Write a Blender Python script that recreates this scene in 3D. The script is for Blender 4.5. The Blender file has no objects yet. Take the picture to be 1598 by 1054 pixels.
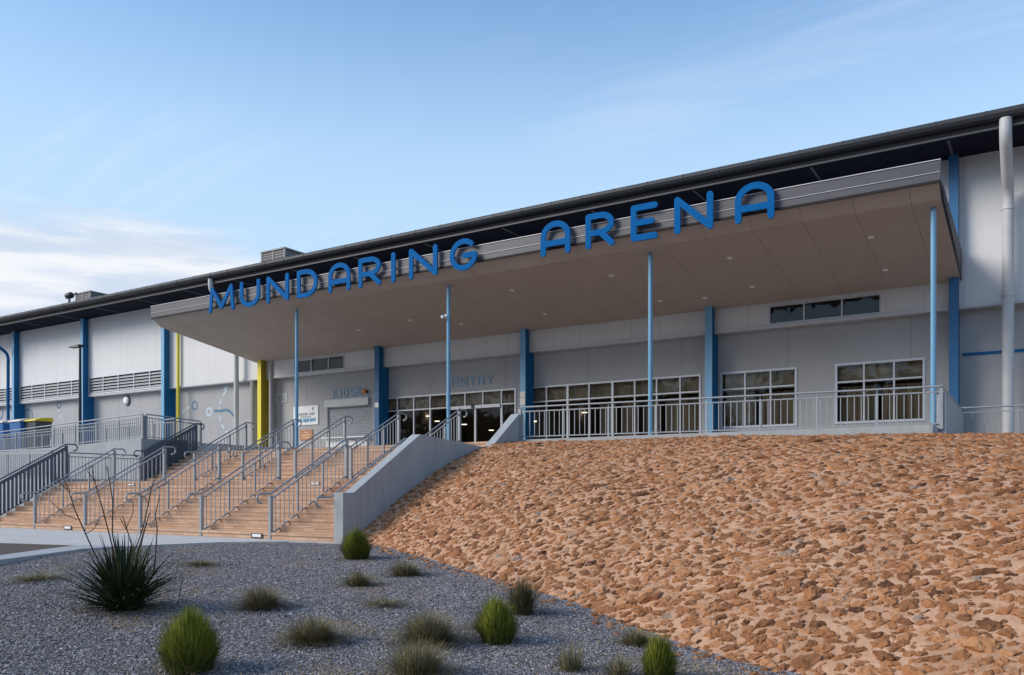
import bpy, math, random
import numpy as np
from mathutils import Vector, Matrix
R = math.radians
rnd = random.Random(7)
nr = np.random.RandomState(11)
scene = bpy.context.scene
C = scene.collection

# ------------------------------------------------------------------ camera, world, sun, exposure
EYE = 1.157
cam = bpy.data.cameras.new('camera'); camo = bpy.data.objects.new('camera', cam); C.objects.link(camo)
cam.sensor_width = 36; cam.lens = 36 * 1331 / 1598; cam.shift_y = (765 - 527) / 1598
cam.clip_start = 0.05; cam.clip_end = 5000
camo.location = (0, 0, EYE); camo.rotation_euler = (R(90), 0, R(32.4))
scene.camera = camo

SUN_EL, SUN_AZ = 30.0, 224.0          # azimuth clockwise from +Y
world = bpy.data.worlds.new('World'); scene.world = world; world.use_nodes = True
def build_world():
    nt = world.node_tree; nt.nodes.clear(); N = nt.nodes.new; L = nt.links.new
    out = N('ShaderNodeOutputWorld'); bg = N('ShaderNodeBackground'); bg.inputs['Strength'].default_value = 0.13
    sky = N('ShaderNodeTexSky'); sky.sky_type = 'NISHITA'; sky.sun_disc = False
    sky.sun_elevation = R(SUN_EL); sky.sun_rotation = R(SUN_AZ); sky.air_density = 1.0; sky.dust_density = 0.6; sky.ozone_density = 1.2
    tc = N('ShaderNodeTexCoord'); sep = N('ShaderNodeSeparateXYZ'); L(tc.outputs['Generated'], sep.inputs[0])
    def mth(op, a, b=None, clamp=False):
        m = N('ShaderNodeMath'); m.operation = op; m.use_clamp = clamp
        for i, v in enumerate((a, b)):
            if v is None: continue
            if isinstance(v, (int, float)): m.inputs[i].default_value = v
            else: L(v, m.inputs[i])
        return m.outputs[0]
    def mr(v, a, b, c=0.0, d=1.0):
        m = N('ShaderNodeMapRange'); m.interpolation_type = 'SMOOTHSTEP'
        L(v, m.inputs['Value']); m.inputs['From Min'].default_value = a; m.inputs['From Max'].default_value = b
        m.inputs['To Min'].default_value = c; m.inputs['To Max'].default_value = d
        return m.outputs[0]
    z = mth('ADD', sep.outputs['Z'], 0.12)
    px = mth('DIVIDE', sep.outputs['X'], z); py = mth('DIVIDE', sep.outputs['Y'], z)
    cmb = N('ShaderNodeCombineXYZ'); L(px, cmb.inputs[0]); L(py, cmb.inputs[1])
    def noise(vec, scale, detail, rough, mscale=(1, 1, 1), rot=0, loc=(0, 0, 0), dist=0.0):
        mp = N('ShaderNodeMapping'); mp.inputs['Scale'].default_value = mscale; mp.inputs['Rotation'].default_value = (0, 0, rot); mp.inputs['Location'].default_value = loc
        L(vec, mp.inputs['Vector'])
        n = N('ShaderNodeTexNoise'); n.inputs['Scale'].default_value = scale; n.inputs['Detail'].default_value = detail
        n.inputs['Roughness'].default_value = rough; n.inputs['Distortion'].default_value = dist
        L(mp.outputs[0], n.inputs['Vector']); return n.outputs['Fac']
    # high thin cirrus
    c1 = noise(cmb.outputs[0], 1.7, 8, 0.62, (0.45, 2.0, 1), R(-35), (3.1, 0.4, 0), 0.7)
    c1 = mr(c1, 0.46, 0.76, 0, 0.40)
    big = noise(cmb.outputs[0], 0.45, 3, 0.5, (1, 1, 1), 0, (7.3, 2, 0)); c1 = mth('MULTIPLY', c1, mr(big, 0.34, 0.56))
    # low bank of cloud towards the left end of the hall
    leftness = mth('ADD', mth('MULTIPLY', sep.outputs['X'], -1.0), mth('MULTIPLY', sep.outputs['Y'], -0.15))
    lm = mr(leftness, 0.30, 0.72)
    n2 = noise(tc.outputs['Generated'], 2.2, 6, 0.55, (1, 1, 6.5), 0, (0.35, 0.2, 0.55), 0.35)
    edge = mth('ADD', sep.outputs['Z'], mth('MULTIPLY', mth('SUBTRACT', n2, 0.5), -0.20))
    bank = mr(edge, 0.275, 0.225)
    bank = mth('MULTIPLY', bank, lm)
    soft = mth('MULTIPLY', mr(sep.outputs['Z'], 0.54, 0.27), 0.92)
    n3 = noise(tc.outputs['Generated'], 3.0, 5, 0.55, (1, 1, 8.0), 0, (2.35, 1.2, 0.1), 0.3)
    shade = mr(n3, 0.42, 0.60)
    cc = N('ShaderNodeMix'); cc.data_type = 'RGBA'; L(shade, cc.inputs['Factor'])
    cc.inputs[6].default_value = (3.3, 3.75, 4.55, 1); cc.inputs[7].default_value = (4.7, 4.85, 5.05, 1)
    veil = soft
    base = N('ShaderNodeMix'); base.data_type = 'RGBA'; base.blend_type = 'MULTIPLY'; base.inputs['Factor'].default_value = 1
    L(sky.outputs[0], base.inputs[6]); base.inputs[7].default_value = (1.02, 1.18, 1.27, 1)
    m1 = N('ShaderNodeMix'); m1.data_type = 'RGBA'; L(veil, m1.inputs['Factor']); L(base.outputs[2], m1.inputs[6]); m1.inputs[7].default_value = (2.75, 3.9, 5.1, 1)
    mc = N('ShaderNodeMix'); mc.data_type = 'RGBA'; L(c1, mc.inputs['Factor']); L(m1.outputs[2], mc.inputs[6]); mc.inputs[7].default_value = (3.9, 4.5, 5.2, 1)
    m2 = N('ShaderNodeMix'); m2.data_type = 'RGBA'; L(bank, m2.inputs['Factor']); L(mc.outputs[2], m2.inputs[6]); L(cc.outputs[2], m2.inputs[7])
    L(m2.outputs[2], bg.inputs['Color']); L(bg.outputs[0], out.inputs[0])
build_world()
sun = bpy.data.lights.new('sun', 'SUN'); suno = bpy.data.objects.new('sun', sun); C.objects.link(suno)
sun.energy = 2.0; sun.angle = R(30); sun.color = (1.0, 0.90, 0.78)
az = R(SUN_AZ); el = R(SUN_EL)
sd = Vector((math.sin(az) * math.cos(el), math.cos(az) * math.cos(el), math.sin(el)))
suno.rotation_euler = (-sd).to_track_quat('-Z', 'Y').to_euler()
scene.view_settings.view_transform = 'Standard'; scene.view_settings.look = 'None'
scene.view_settings.gamma = 1; scene.view_settings.exposure = 0.6

# ------------------------------------------------------------------ surveying helpers (photo measurement -> metres)
sS, cS = math.sin(R(32.4)), math.cos(R(32.4))
def ray(px):
    t = (px - 799) / 1331; return (-sS + t * cS, cS + t * sS)
def XA(px, Y):
    a, b = ray(px); return a / b * Y
def ZA(px, py, Y):
    D = Y / ray(px)[1]; return EYE + (765 - py) / 1331 * D

# ------------------------------------------------------------------ materials
def mat(name, col, rough=0.6, metal=0.0, var=0.0, vscale=3.0, bump=0.0, bscale=40.0, col2=None, spec=0.5, coat=0.0, stretch=(1, 1, 1)):
    m = bpy.data.materials.new(name); m.use_nodes = True; nt = m.node_tree; N = nt.nodes.new; L = nt.links.new
    b = nt.nodes['Principled BSDF']; b.inputs['Base Color'].default_value = (*col, 1); b.inputs['Roughness'].default_value = rough
    b.inputs['Metallic'].default_value = metal; b.inputs['Specular IOR Level'].default_value = spec; b.inputs['Coat Weight'].default_value = coat
    tc = N('ShaderNodeTexCoord'); mp = N('ShaderNodeMapping'); mp.inputs['Scale'].default_value = stretch; L(tc.outputs['Object'], mp.inputs['Vector'])
    if var > 0 or col2:
        n = N('ShaderNodeTexNoise'); n.inputs['Scale'].default_value = vscale; n.inputs['Detail'].default_value = 7; n.inputs['Roughness'].default_value = 0.6
        L(mp.outputs[0], n.inputs['Vector'])
        r = N('ShaderNodeMapRange'); L(n.outputs['Fac'], r.inputs['Value']); r.inputs['From Min'].default_value = 0.3; r.inputs['From Max'].default_value = 0.7
        mx = N('ShaderNodeMix'); mx.data_type = 'RGBA'; L(r.outputs[0], mx.inputs['Factor'])
        c2 = col2 or tuple(c * (1 - var) for c in col); c1 = col if col2 else tuple(min(1, c * (1 + var)) for c in col)
        mx.inputs[6].default_value = (*c1, 1); mx.inputs[7].default_value = (*c2, 1)
        L(mx.outputs[2], b.inputs['Base Color']); m['mix'] = mx.name
    if bump > 0:
        n = N('ShaderNodeTexNoise'); n.inputs['Scale'].default_value = bscale; n.inputs['Detail'].default_value = 5
        L(mp.outputs[0], n.inputs['Vector'])
        bp = N('ShaderNodeBump'); bp.inputs['Strength'].default_value = 1; bp.inputs['Distance'].default_value = bump
        L(n.outputs['Fac'], bp.inputs['Height']); L(bp.outputs[0], b.inputs['Normal'])
    return m
def emis(name, col, s):
    m = bpy.data.materials.new(name); m.use_nodes = True; b = m.node_tree.nodes['Principled BSDF']
    b.inputs['Base Color'].default_value = (*col, 1); b.inputs['Emission Color'].default_value = (*col, 1); b.inputs['Emission Strength'].default_value = s
    return m
M = {}
M['flange'] = mat('flange_blue_skylit', (0.17, 0.38, 0.58), 0.4, var=0.05)  # skylight on the front faces, put into a paler column blue
M['flangedeep'] = mat('flange_deep_blue', (0.028, 0.13, 0.29), 0.4, var=0.05)
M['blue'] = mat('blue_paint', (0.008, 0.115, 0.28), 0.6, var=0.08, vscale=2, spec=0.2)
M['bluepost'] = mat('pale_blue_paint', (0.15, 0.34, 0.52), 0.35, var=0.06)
M['letter'] = mat('letter_blue', (0.001, 0.110, 0.335), 0.7, var=0.03, spec=0.08)
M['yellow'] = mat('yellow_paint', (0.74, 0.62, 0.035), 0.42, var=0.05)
M['yellowshade'] = mat('yellow_paint_shaded', (0.36, 0.27, 0.012), 0.5, var=0.08)  # column yellow darkened to paint in its shaded sides
M['rail'] = mat('galvanised_rail', (0.31, 0.335, 0.36), 0.45, 0.25, var=0.10, vscale=6)
M['railshade'] = mat('shaded_rail', (0.085, 0.11, 0.145), 0.5, 0.1, var=0.08)  # rail colour darkened to carry the shade on side-facing blades
M['block'] = mat('grey_render', (0.385, 0.385, 0.395), 0.85, var=0.05, vscale=0.9, bump=0.002, bscale=60)
def wall_detail(m, pitch, amt):
    nt = m.node_tree; N = nt.nodes.new; L = nt.links.new; b = nt.nodes['Principled BSDF']; src = b.inputs['Base Color'].links[0].from_socket
    tc = N('ShaderNodeTexCoord'); sp = N('ShaderNodeSeparateXYZ'); L(tc.outputs['Object'], sp.inputs[0])
    d = N('ShaderNodeMath'); d.operation = 'DIVIDE'; L(sp.outputs['X'], d.inputs[0]); d.inputs[1].default_value = pitch
    f = N('ShaderNodeMath'); f.operation = 'FRACT'; L(d.outputs[0], f.inputs[0]); l = N('ShaderNodeMath'); l.operation = 'LESS_THAN'; L(f.outputs[0], l.inputs[0]); l.inputs[1].default_value = 0.014 / pitch
    mp = N('ShaderNodeMapping'); mp.inputs['Scale'].default_value = (5, 5, 0.35); L(tc.outputs['Object'], mp.inputs['Vector'])
    n = N('ShaderNodeTexNoise'); n.inputs['Scale'].default_value = 1.0; n.inputs['Detail'].default_value = 8; n.inputs['Roughness'].default_value = 0.7; L(mp.outputs[0], n.inputs['Vector'])
    r = N('ShaderNodeMapRange'); L(n.outputs['Fac'], r.inputs['Value']); r.inputs['From Min'].default_value = 0.48; r.inputs['From Max'].default_value = 0.75; r.inputs['To Max'].default_value = amt
    m1 = N('ShaderNodeMix'); m1.data_type = 'RGBA'; L(r.outputs[0], m1.inputs['Factor']); L(src, m1.inputs[6]); m1.inputs[7].default_value = (0.20, 0.18, 0.15, 1)
    m2 = N('ShaderNodeMix'); m2.data_type = 'RGBA'; L(l.outputs[0], m2.inputs['Factor']); L(m1.outputs[2], m2.inputs[6]); m2.inputs[7].default_value = (0.14, 0.14, 0.14, 1)
    L(m2.outputs[2], b.inputs['Base Color'])
wall_detail(M['block'], 4.0, 0.14)
M['wing'] = mat('grey_painted_concrete', (0.345, 0.37, 0.385), 0.8, var=0.08, vscale=1.3, bump=0.003, bscale=30)
wall_detail(M['wing'], 400.0, 0.4)
M['soffit'] = mat('soffit_panel', (0.40, 0.34, 0.30), 0.75, var=0.05, vscale=1.1, bump=0.0006, bscale=90)
M['black'] = mat('dark_gap_and_shade', (0.012, 0.012, 0.014), 0.8)
M['eave'] = mat('eave_lining', (0.013, 0.014, 0.026), 0.8, var=0.1, spec=0.05)
M['gutter'] = mat('charcoal_gutter', (0.042, 0.044, 0.052), 0.5, 0.0, var=0.12, spec=0.25, vscale=2, stretch=(0.3, 1, 1))
M['fascia'] = mat('fascia_steel', (0.075, 0.075, 0.088), 0.5, 0.1, var=0.08, stretch=(0.3, 1, 1))
M['trim'] = mat('white_trim', (0.60, 0.61, 0.64), 0.45, 0.1, var=0.04)
M['alu'] = mat('window_aluminium', (0.56, 0.58, 0.62), 0.4, 0.25, var=0.04)
M['pipe'] = mat('downpipe_paint', (0.50, 0.515, 0.53), 0.5, var=0.10, vscale=1.2)
M['louvre'] = mat('louvre_aluminium', (0.42, 0.43, 0.46), 0.45, 0.3, var=0.05)
M['roof'] = mat('roof_sheet', (0.20, 0.21, 0.23), 0.5, 0.3, var=0.08)
M['concrete'] = mat('pale_concrete', (0.50, 0.485, 0.46), 0.85, var=0.10, vscale=1.6, bump=0.002, bscale=50)
M['kerb'] = mat('kerb_concrete', (0.36, 0.375, 0.38), 0.85, var=0.12, vscale=3, bump=0.003, bscale=40)
M['terrace'] = mat('terrace_paving', (0.35, 0.29, 0.25), 0.85, var=0.12, vscale=3)
M['asphalt'] = mat('brown_asphalt', (0.085, 0.058, 0.045), 0.9, var=0.25, vscale=9, bump=0.006, bscale=70)
M['room'] = mat('room_wall', (0.42, 0.36, 0.30), 0.8, var=0.3, vscale=0.6)
M['roomfloor'] = mat('room_floor', (0.05, 0.045, 0.04), 0.4, var=0.2)
M['curtain_and_reflection'] = mat('curtain_fabric', (0.46, 0.37, 0.26), 0.9, var=0.35, vscale=3, stretch=(4, 4, 0.25))
M['blindm'] = mat('blind_fabric', (0.52, 0.43, 0.32), 0.9, var=0.45, vscale=2.2)
M['bin_blue'] = mat('bin_blue', (0.02, 0.13, 0.36), 0.5, var=0.05)
M['bin_grey'] = mat('bin_grey', (0.05, 0.055, 0.06), 0.5, var=0.05)
M['bin_yellow'] = mat('bin_yellow', (0.72, 0.55, 0.03), 0.5, var=0.05)
M['cream'] = mat('cream_plastic', (0.72, 0.66, 0.58), 0.5, var=0.05)
M['white'] = mat('white_panel', (0.80, 0.81, 0.83), 0.5, var=0.02)
M['lblue'] = mat('soft_blue_vinyl', (0.21, 0.33, 0.46), 0.6, var=0.05)
M['mblue'] = mat('mural_blue', (0.07, 0.17, 0.28), 0.6)
M['mpale'] = mat('mural_pale', (0.50, 0.62, 0.72), 0.6)
M['brownsign'] = mat('brown_sign', (0.42, 0.19, 0.09), 0.6, var=0.10)
M['signtext'] = mat('sign_tan', (0.66, 0.42, 0.28), 0.6)
M['ink'] = mat('dark_ink', (0.03, 0.035, 0.04), 0.6)
M['photoblue'] = mat('printed_blue', (0.03, 0.22, 0.42), 0.5, col2=(0.25, 0.42, 0.55), vscale=6)
M['orange'] = mat('orange_lens', (0.55, 0.17, 0.05), 0.3)
M['lamp'] = emis('downlight_lens', (0.62, 0.60, 0.56), 0.04)
M['roomlamp'] = emis('room_lamp', (1.0, 0.88, 0.70), 1.6)
M['hvac'] = mat('hvac_casing', (0.24, 0.23, 0.23), 0.6, 0.1, var=0.12)
M['hvacdark'] = mat('hvac_grille', (0.09, 0.085, 0.085), 0.7)
M['poleblack'] = mat('black_pole', (0.012, 0.013, 0.016), 0.5)
M['steplight'] = mat('step_light_lens', (0.75, 0.76, 0.78), 0.4)

def glass_mat():
    m = bpy.data.materials.new('window_glass'); m.use_nodes = True; nt = m.node_tree; nt.nodes.clear(); N = nt.nodes.new; L = nt.links.new
    out = N('ShaderNodeOutputMaterial'); mx = N('ShaderNodeMixShader'); tr = N('ShaderNodeBsdfTransparent'); gl = N('ShaderNodeBsdfGlossy'); fr = N('ShaderNodeFresnel')
    tr.inputs[0].default_value = (0.78, 0.76, 0.72, 1); gl.inputs['Roughness'].default_value = 0.03; gl.inputs['Color'].default_value = (0.85, 0.85, 0.85, 1)
    fr.inputs['IOR'].default_value = 1.5
    tc = N('ShaderNodeTexCoord'); n = N('ShaderNodeTexNoise'); n.inputs['Scale'].default_value = 1.3; L(tc.outputs['Object'], n.inputs['Vector'])
    bp = N('ShaderNodeBump'); bp.inputs['Distance'].default_value = 0.012; L(n.outputs['Fac'], bp.inputs['Height']); L(bp.outputs[0], gl.inputs['Normal'])
    L(fr.outputs[0], mx.inputs[0]); L(tr.outputs[0], mx.inputs[1]); L(gl.outputs[0], mx.inputs[2]); L(mx.outputs[0], out.inputs[0])
    return m
M['glass'] = glass_mat()

def clad_mat():
    m = mat('white_cladding', (0.65, 0.65, 0.66), 0.5, 0.0, var=0.035, vscale=0.5, stretch=(1, 1, 0.25))
    nt = m.node_tree; N = nt.nodes.new; L = nt.links.new; b = nt.nodes['Principled BSDF']; mx = nt.nodes[m['mix']]
    tc = N('ShaderNodeTexCoord'); sp = N('ShaderNodeSeparateXYZ'); L(tc.outputs['Object'], sp.inputs[0])
    def mth(op, a, v):
        q = N('ShaderNodeMath'); q.operation = op; L(a, q.inputs[0]); q.inputs[1].default_value = v; return q.outputs[0]
    sumxy = N('ShaderNodeMath'); sumxy.operation = 'ADD'; L(sp.outputs['X'], sumxy.inputs[0]); L(sp.outputs['Y'], sumxy.inputs[1])
    f = mth('FRACT', mth('DIVIDE', sumxy.outputs[0], 1.15), 0)
    j = mth('LESS_THAN', f, 0.012)
    g = mth('FRACT', mth('DIVIDE', sumxy.outputs[0], 0.1), 0); g = mth('PINGPONG', g, 0.5)
    c = N('ShaderNodeMix'); c.data_type = 'RGBA'; L(j, c.inputs['Factor']); L(mx.outputs[2], c.inputs[6]); c.inputs[7].default_value = (0.36, 0.36, 0.38, 1)
    L(c.outputs[2], b.inputs['Base Color'])
    bp = N('ShaderNodeBump'); bp.inputs['Distance'].default_value = 0.004; bp.inputs['Strength'].default_value = 0.5; L(g, bp.inputs['Height']); L(bp.outputs[0], b.inputs['Normal'])
    return m
M['clad'] = clad_mat()

def brick_mat():
    m = bpy.data.materials.new('brick_paver'); m.use_nodes = True; nt = m.node_tree; N = nt.nodes.new; L = nt.links.new
    b = nt.nodes['Principled BSDF']; b.inputs['Roughness'].default_value = 0.85
    tc = N('ShaderNodeTexCoord'); sp = N('ShaderNodeSeparateXYZ'); L(tc.outputs['Object'], sp.inputs[0])
    ad = N('ShaderNodeMath'); ad.operation = 'ADD'; L(sp.outputs['Y'], ad.inputs[0]); L(sp.outputs['Z'], ad.inputs[1])
    cb = N('ShaderNodeCombineXYZ'); L(sp.outputs['X'], cb.inputs[0]); L(ad.outputs[0], cb.inputs[1])
    br = N('ShaderNodeTexBrick'); L(cb.outputs[0], br.inputs['Vector']); br.inputs['Scale'].default_value = 1.0
    br.inputs['Brick Width'].default_value = 0.40; br.inputs['Row Height'].default_value = 0.0795; br.inputs['Mortar Size'].default_value = 0.010
    br.inputs['Color1'].default_value = (0.50, 0.32, 0.21, 1); br.inputs['Color2'].default_value = (0.68, 0.45, 0.31, 1); br.inputs['Mortar'].default_value = (0.36, 0.25, 0.18, 1)
    br.inputs['Bias'].default_value = -0.1
    n = N('ShaderNodeTexNoise'); n.inputs['Scale'].default_value = 2.3; n.inputs['Detail'].default_value = 6; L(tc.outputs['Object'], n.inputs['Vector'])
    r = N('ShaderNodeMapRange'); L(n.outputs['Fac'], r.inputs['Value']); r.inputs['From Min'].default_value = 0.35; r.inputs['From Max'].default_value = 0.7; r.inputs['To Max'].default_value = 0.5
    mx = N('ShaderNodeMix'); mx.data_type = 'RGBA'; L(r.outputs[0], mx.inputs['Factor']); L(br.outputs['Color'], mx.inputs[6]); mx.inputs[7].default_value = (0.44, 0.24, 0.15, 1)
    L(mx.outputs[2], b.inputs['Base Color'])
    bp = N('ShaderNodeBump'); bp.invert = True; bp.inputs['Distance'].default_value = 0.005; L(br.outputs['Fac'], bp.inputs['Height']); L(bp.outputs[0], b.inputs['Normal'])
    return m
M['brick'] = brick_mat()

def attr_mat(name, ramp, rough=0.9, nscale=14, bump=0.006, bscale=45, rgh2=0.25):
    m = bpy.data.materials.new(name); m.use_nodes = True; nt = m.node_tree; N = nt.nodes.new; L = nt.links.new
    b = nt.nodes['Principled BSDF']; b.inputs['Roughness'].default_value = rough; b.inputs['Specular IOR Level'].default_value = 0.25
    at = N('ShaderNodeAttribute'); at.attribute_name = 'tint'
    tc = N('ShaderNodeTexCoord'); n = N('ShaderNodeTexNoise'); n.inputs['Scale'].default_value = nscale; n.inputs['Detail'].default_value = 6; n.inputs['Roughness'].default_value = 0.65
    L(tc.outputs['Object'], n.inputs['Vector'])
    s = N('ShaderNodeMath'); s.operation = 'MULTIPLY_ADD'; L(n.outputs['Fac'], s.inputs[0]); s.inputs[1].default_value = rgh2 * 2; L(at.outputs['Fac'], s.inputs[2])
    s2 = N('ShaderNodeMath'); s2.operation = 'SUBTRACT'; L(s.outputs[0], s2.inputs[0]); s2.inputs[1].default_value = rgh2
    cr = N('ShaderNodeValToRGB'); el = cr.color_ramp.elements
    el[0].position = ramp[0][0]; el[0].color = (*ramp[0][1], 1); el[1].position = ramp[-1][0]; el[1].color = (*ramp[-1][1], 1)
    for p, c in ramp[1:-1]:
        e = el.new(p); e.color = (*c, 1)
    L(s2.outputs[0], cr.inputs[0]); L(cr.outputs[0], b.inputs['Base Color'])
    if bump:
        n2 = N('ShaderNodeTexNoise'); n2.inputs['Scale'].default_value = bscale; n2.inputs['Detail'].default_value = 6; L(tc.outputs['Object'], n2.inputs['Vector'])
        bp = N('ShaderNodeBump'); bp.inputs['Distance'].default_value = bump; L(n2.outputs['Fac'], bp.inputs['Height']); L(bp.outputs[0], b.inputs['Normal'])
    return m
M['rock'] = attr_mat('laterite_rock', [(0.0, (0.050, 0.021, 0.011)), (0.25, (0.185, 0.078, 0.033)), (0.55, (0.340, 0.147, 0.060)), (0.8, (0.46, 0.225, 0.105)), (1.0, (0.28, 0.20, 0.15))], bump=0.022, bscale=26, rgh2=0.34)
def smear(m):
    nt = m.node_tree; N = nt.nodes.new; L = nt.links.new; b = nt.nodes['Principled BSDF']; src = b.inputs['Base Color'].links[0].from_socket
    tc = N('ShaderNodeTexCoord'); n = N('ShaderNodeTexNoise'); n.inputs['Scale'].default_value = 7.5; n.inputs['Detail'].default_value = 7; n.inputs['Roughness'].default_value = 0.75; L(tc.outputs['Object'], n.inputs['Vector'])
    r = N('ShaderNodeMapRange'); L(n.outputs['Fac'], r.inputs['Value']); r.inputs['From Min'].default_value = 0.54; r.inputs['From Max'].default_value = 0.68; r.inputs['To Max'].default_value = 0.55
    mx = N('ShaderNodeMix'); mx.data_type = 'RGBA'; L(r.outputs[0], mx.inputs['Factor']); L(src, mx.inputs[6]); mx.inputs[7].default_value = (0.50, 0.28, 0.165, 1); L(mx.outputs[2], b.inputs['Base Color'])
smear(M['rock'])
M['mortar'] = mat('tan_mortar', (0.60, 0.36, 0.225), 0.95, col2=(0.40, 0.21, 0.112), vscale=1.6, bump=0.02, bscale=22)
M['pebble'] = attr_mat('bluestone_chip', [(0.0, (0.040, 0.036, 0.038)), (0.4, (0.165, 0.152, 0.158)), (0.70, (0.32, 0.30, 0.305)), (0.90, (0.56, 0.54, 0.53)), (0.93, (0.20, 0.15, 0.09)), (1.0, (0.30, 0.22, 0.13))], rough=0.8, bump=0, rgh2=0.03)
def gravel_mat():
    m = mat('gravel_base', (0.13, 0.13, 0.155), 0.9, var=0.2, vscale=0.5)
    nt = m.node_tree; N = nt.nodes.new; L = nt.links.new; b = nt.nodes['Principled BSDF']; mx = nt.nodes[m['mix']]
    tc = N('ShaderNodeTexCoord'); v = N('ShaderNodeTexVoronoi'); v.inputs['Scale'].default_value = 34; L(tc.outputs['Object'], v.inputs['Vector'])
    cr = N('ShaderNodeValToRGB'); e = cr.color_ramp.elements; e[0].color = (0.06, 0.055, 0.058, 1); e[1].color = (0.46, 0.44, 0.45, 1); e[1].position = 1.0
    q = cr.color_ramp.elements.new(0.6); q.color = (0.19, 0.175, 0.18, 1)
    sp = N('ShaderNodeSeparateColor'); L(v.outputs['Color'], sp.inputs[0]); L(sp.outputs[0], cr.inputs[0])
    # patches of dry weed and litter
    n = N('ShaderNodeTexNoise'); n.inputs['Scale'].default_value = 0.75; n.inputs['Detail'].default_value = 6; n.inputs['Roughness'].default_value = 0.7; L(tc.outputs['Object'], n.inputs['Vector'])
    r = N('ShaderNodeMapRange'); L(n.outputs['Fac'], r.inputs['Value']); r.inputs['From Min'].default_value = 0.56; r.inputs['From Max'].default_value = 0.72; r.inputs['To Max'].default_value = 0.55
    c = N('ShaderNodeMix'); c.data_type = 'RGBA'; L(r.outputs[0], c.inputs['Factor']); L(cr.outputs[0], c.inputs[6]); c.inputs[7].default_value = (0.19, 0.155, 0.10, 1)
    L(c.outputs[2], b.inputs['Base Color'])
    bp = N('ShaderNodeBump'); bp.inputs['Distance'].default_value = 0.02; bp.invert = True; L(v.outputs['Distance'], bp.inputs['Height']); L(bp.outputs[0], b.inputs['Normal'])
    return m
M['gravel'] = gravel_mat()
M['earth'] = mat('dry_earth', (0.20, 0.15, 0.10), 0.95, col2=(0.12, 0.12, 0.06), vscale=0.15, bump=0.02, bscale=8)
def leafm(name, c1, c2, rough=0.6, vs=9): return mat(name, c1, rough, col2=c2, vscale=vs, spec=0.3)
M['flax'] = leafm('flax_leaf', (0.020, 0.030, 0.012), (0.045, 0.065, 0.020))
M['stem'] = leafm('flax_stem', (0.035, 0.028, 0.020), (0.075, 0.05, 0.032))
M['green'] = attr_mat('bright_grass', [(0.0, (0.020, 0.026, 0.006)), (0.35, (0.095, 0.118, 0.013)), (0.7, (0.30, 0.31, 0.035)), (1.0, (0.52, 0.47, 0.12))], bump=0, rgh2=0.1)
M['dull'] = attr_mat('dry_grass', [(0.0, (0.05, 0.05, 0.022)), (0.45, (0.20, 0.175, 0.085)), (0.8, (0.37, 0.30, 0.20)), (1.0, (0.15, 0.22, 0.04))], bump=0, rgh2=0.1)
M['leaf'] = leafm('tree_leaf', (0.035, 0.045, 0.015), (0.085, 0.075, 0.035))

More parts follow.
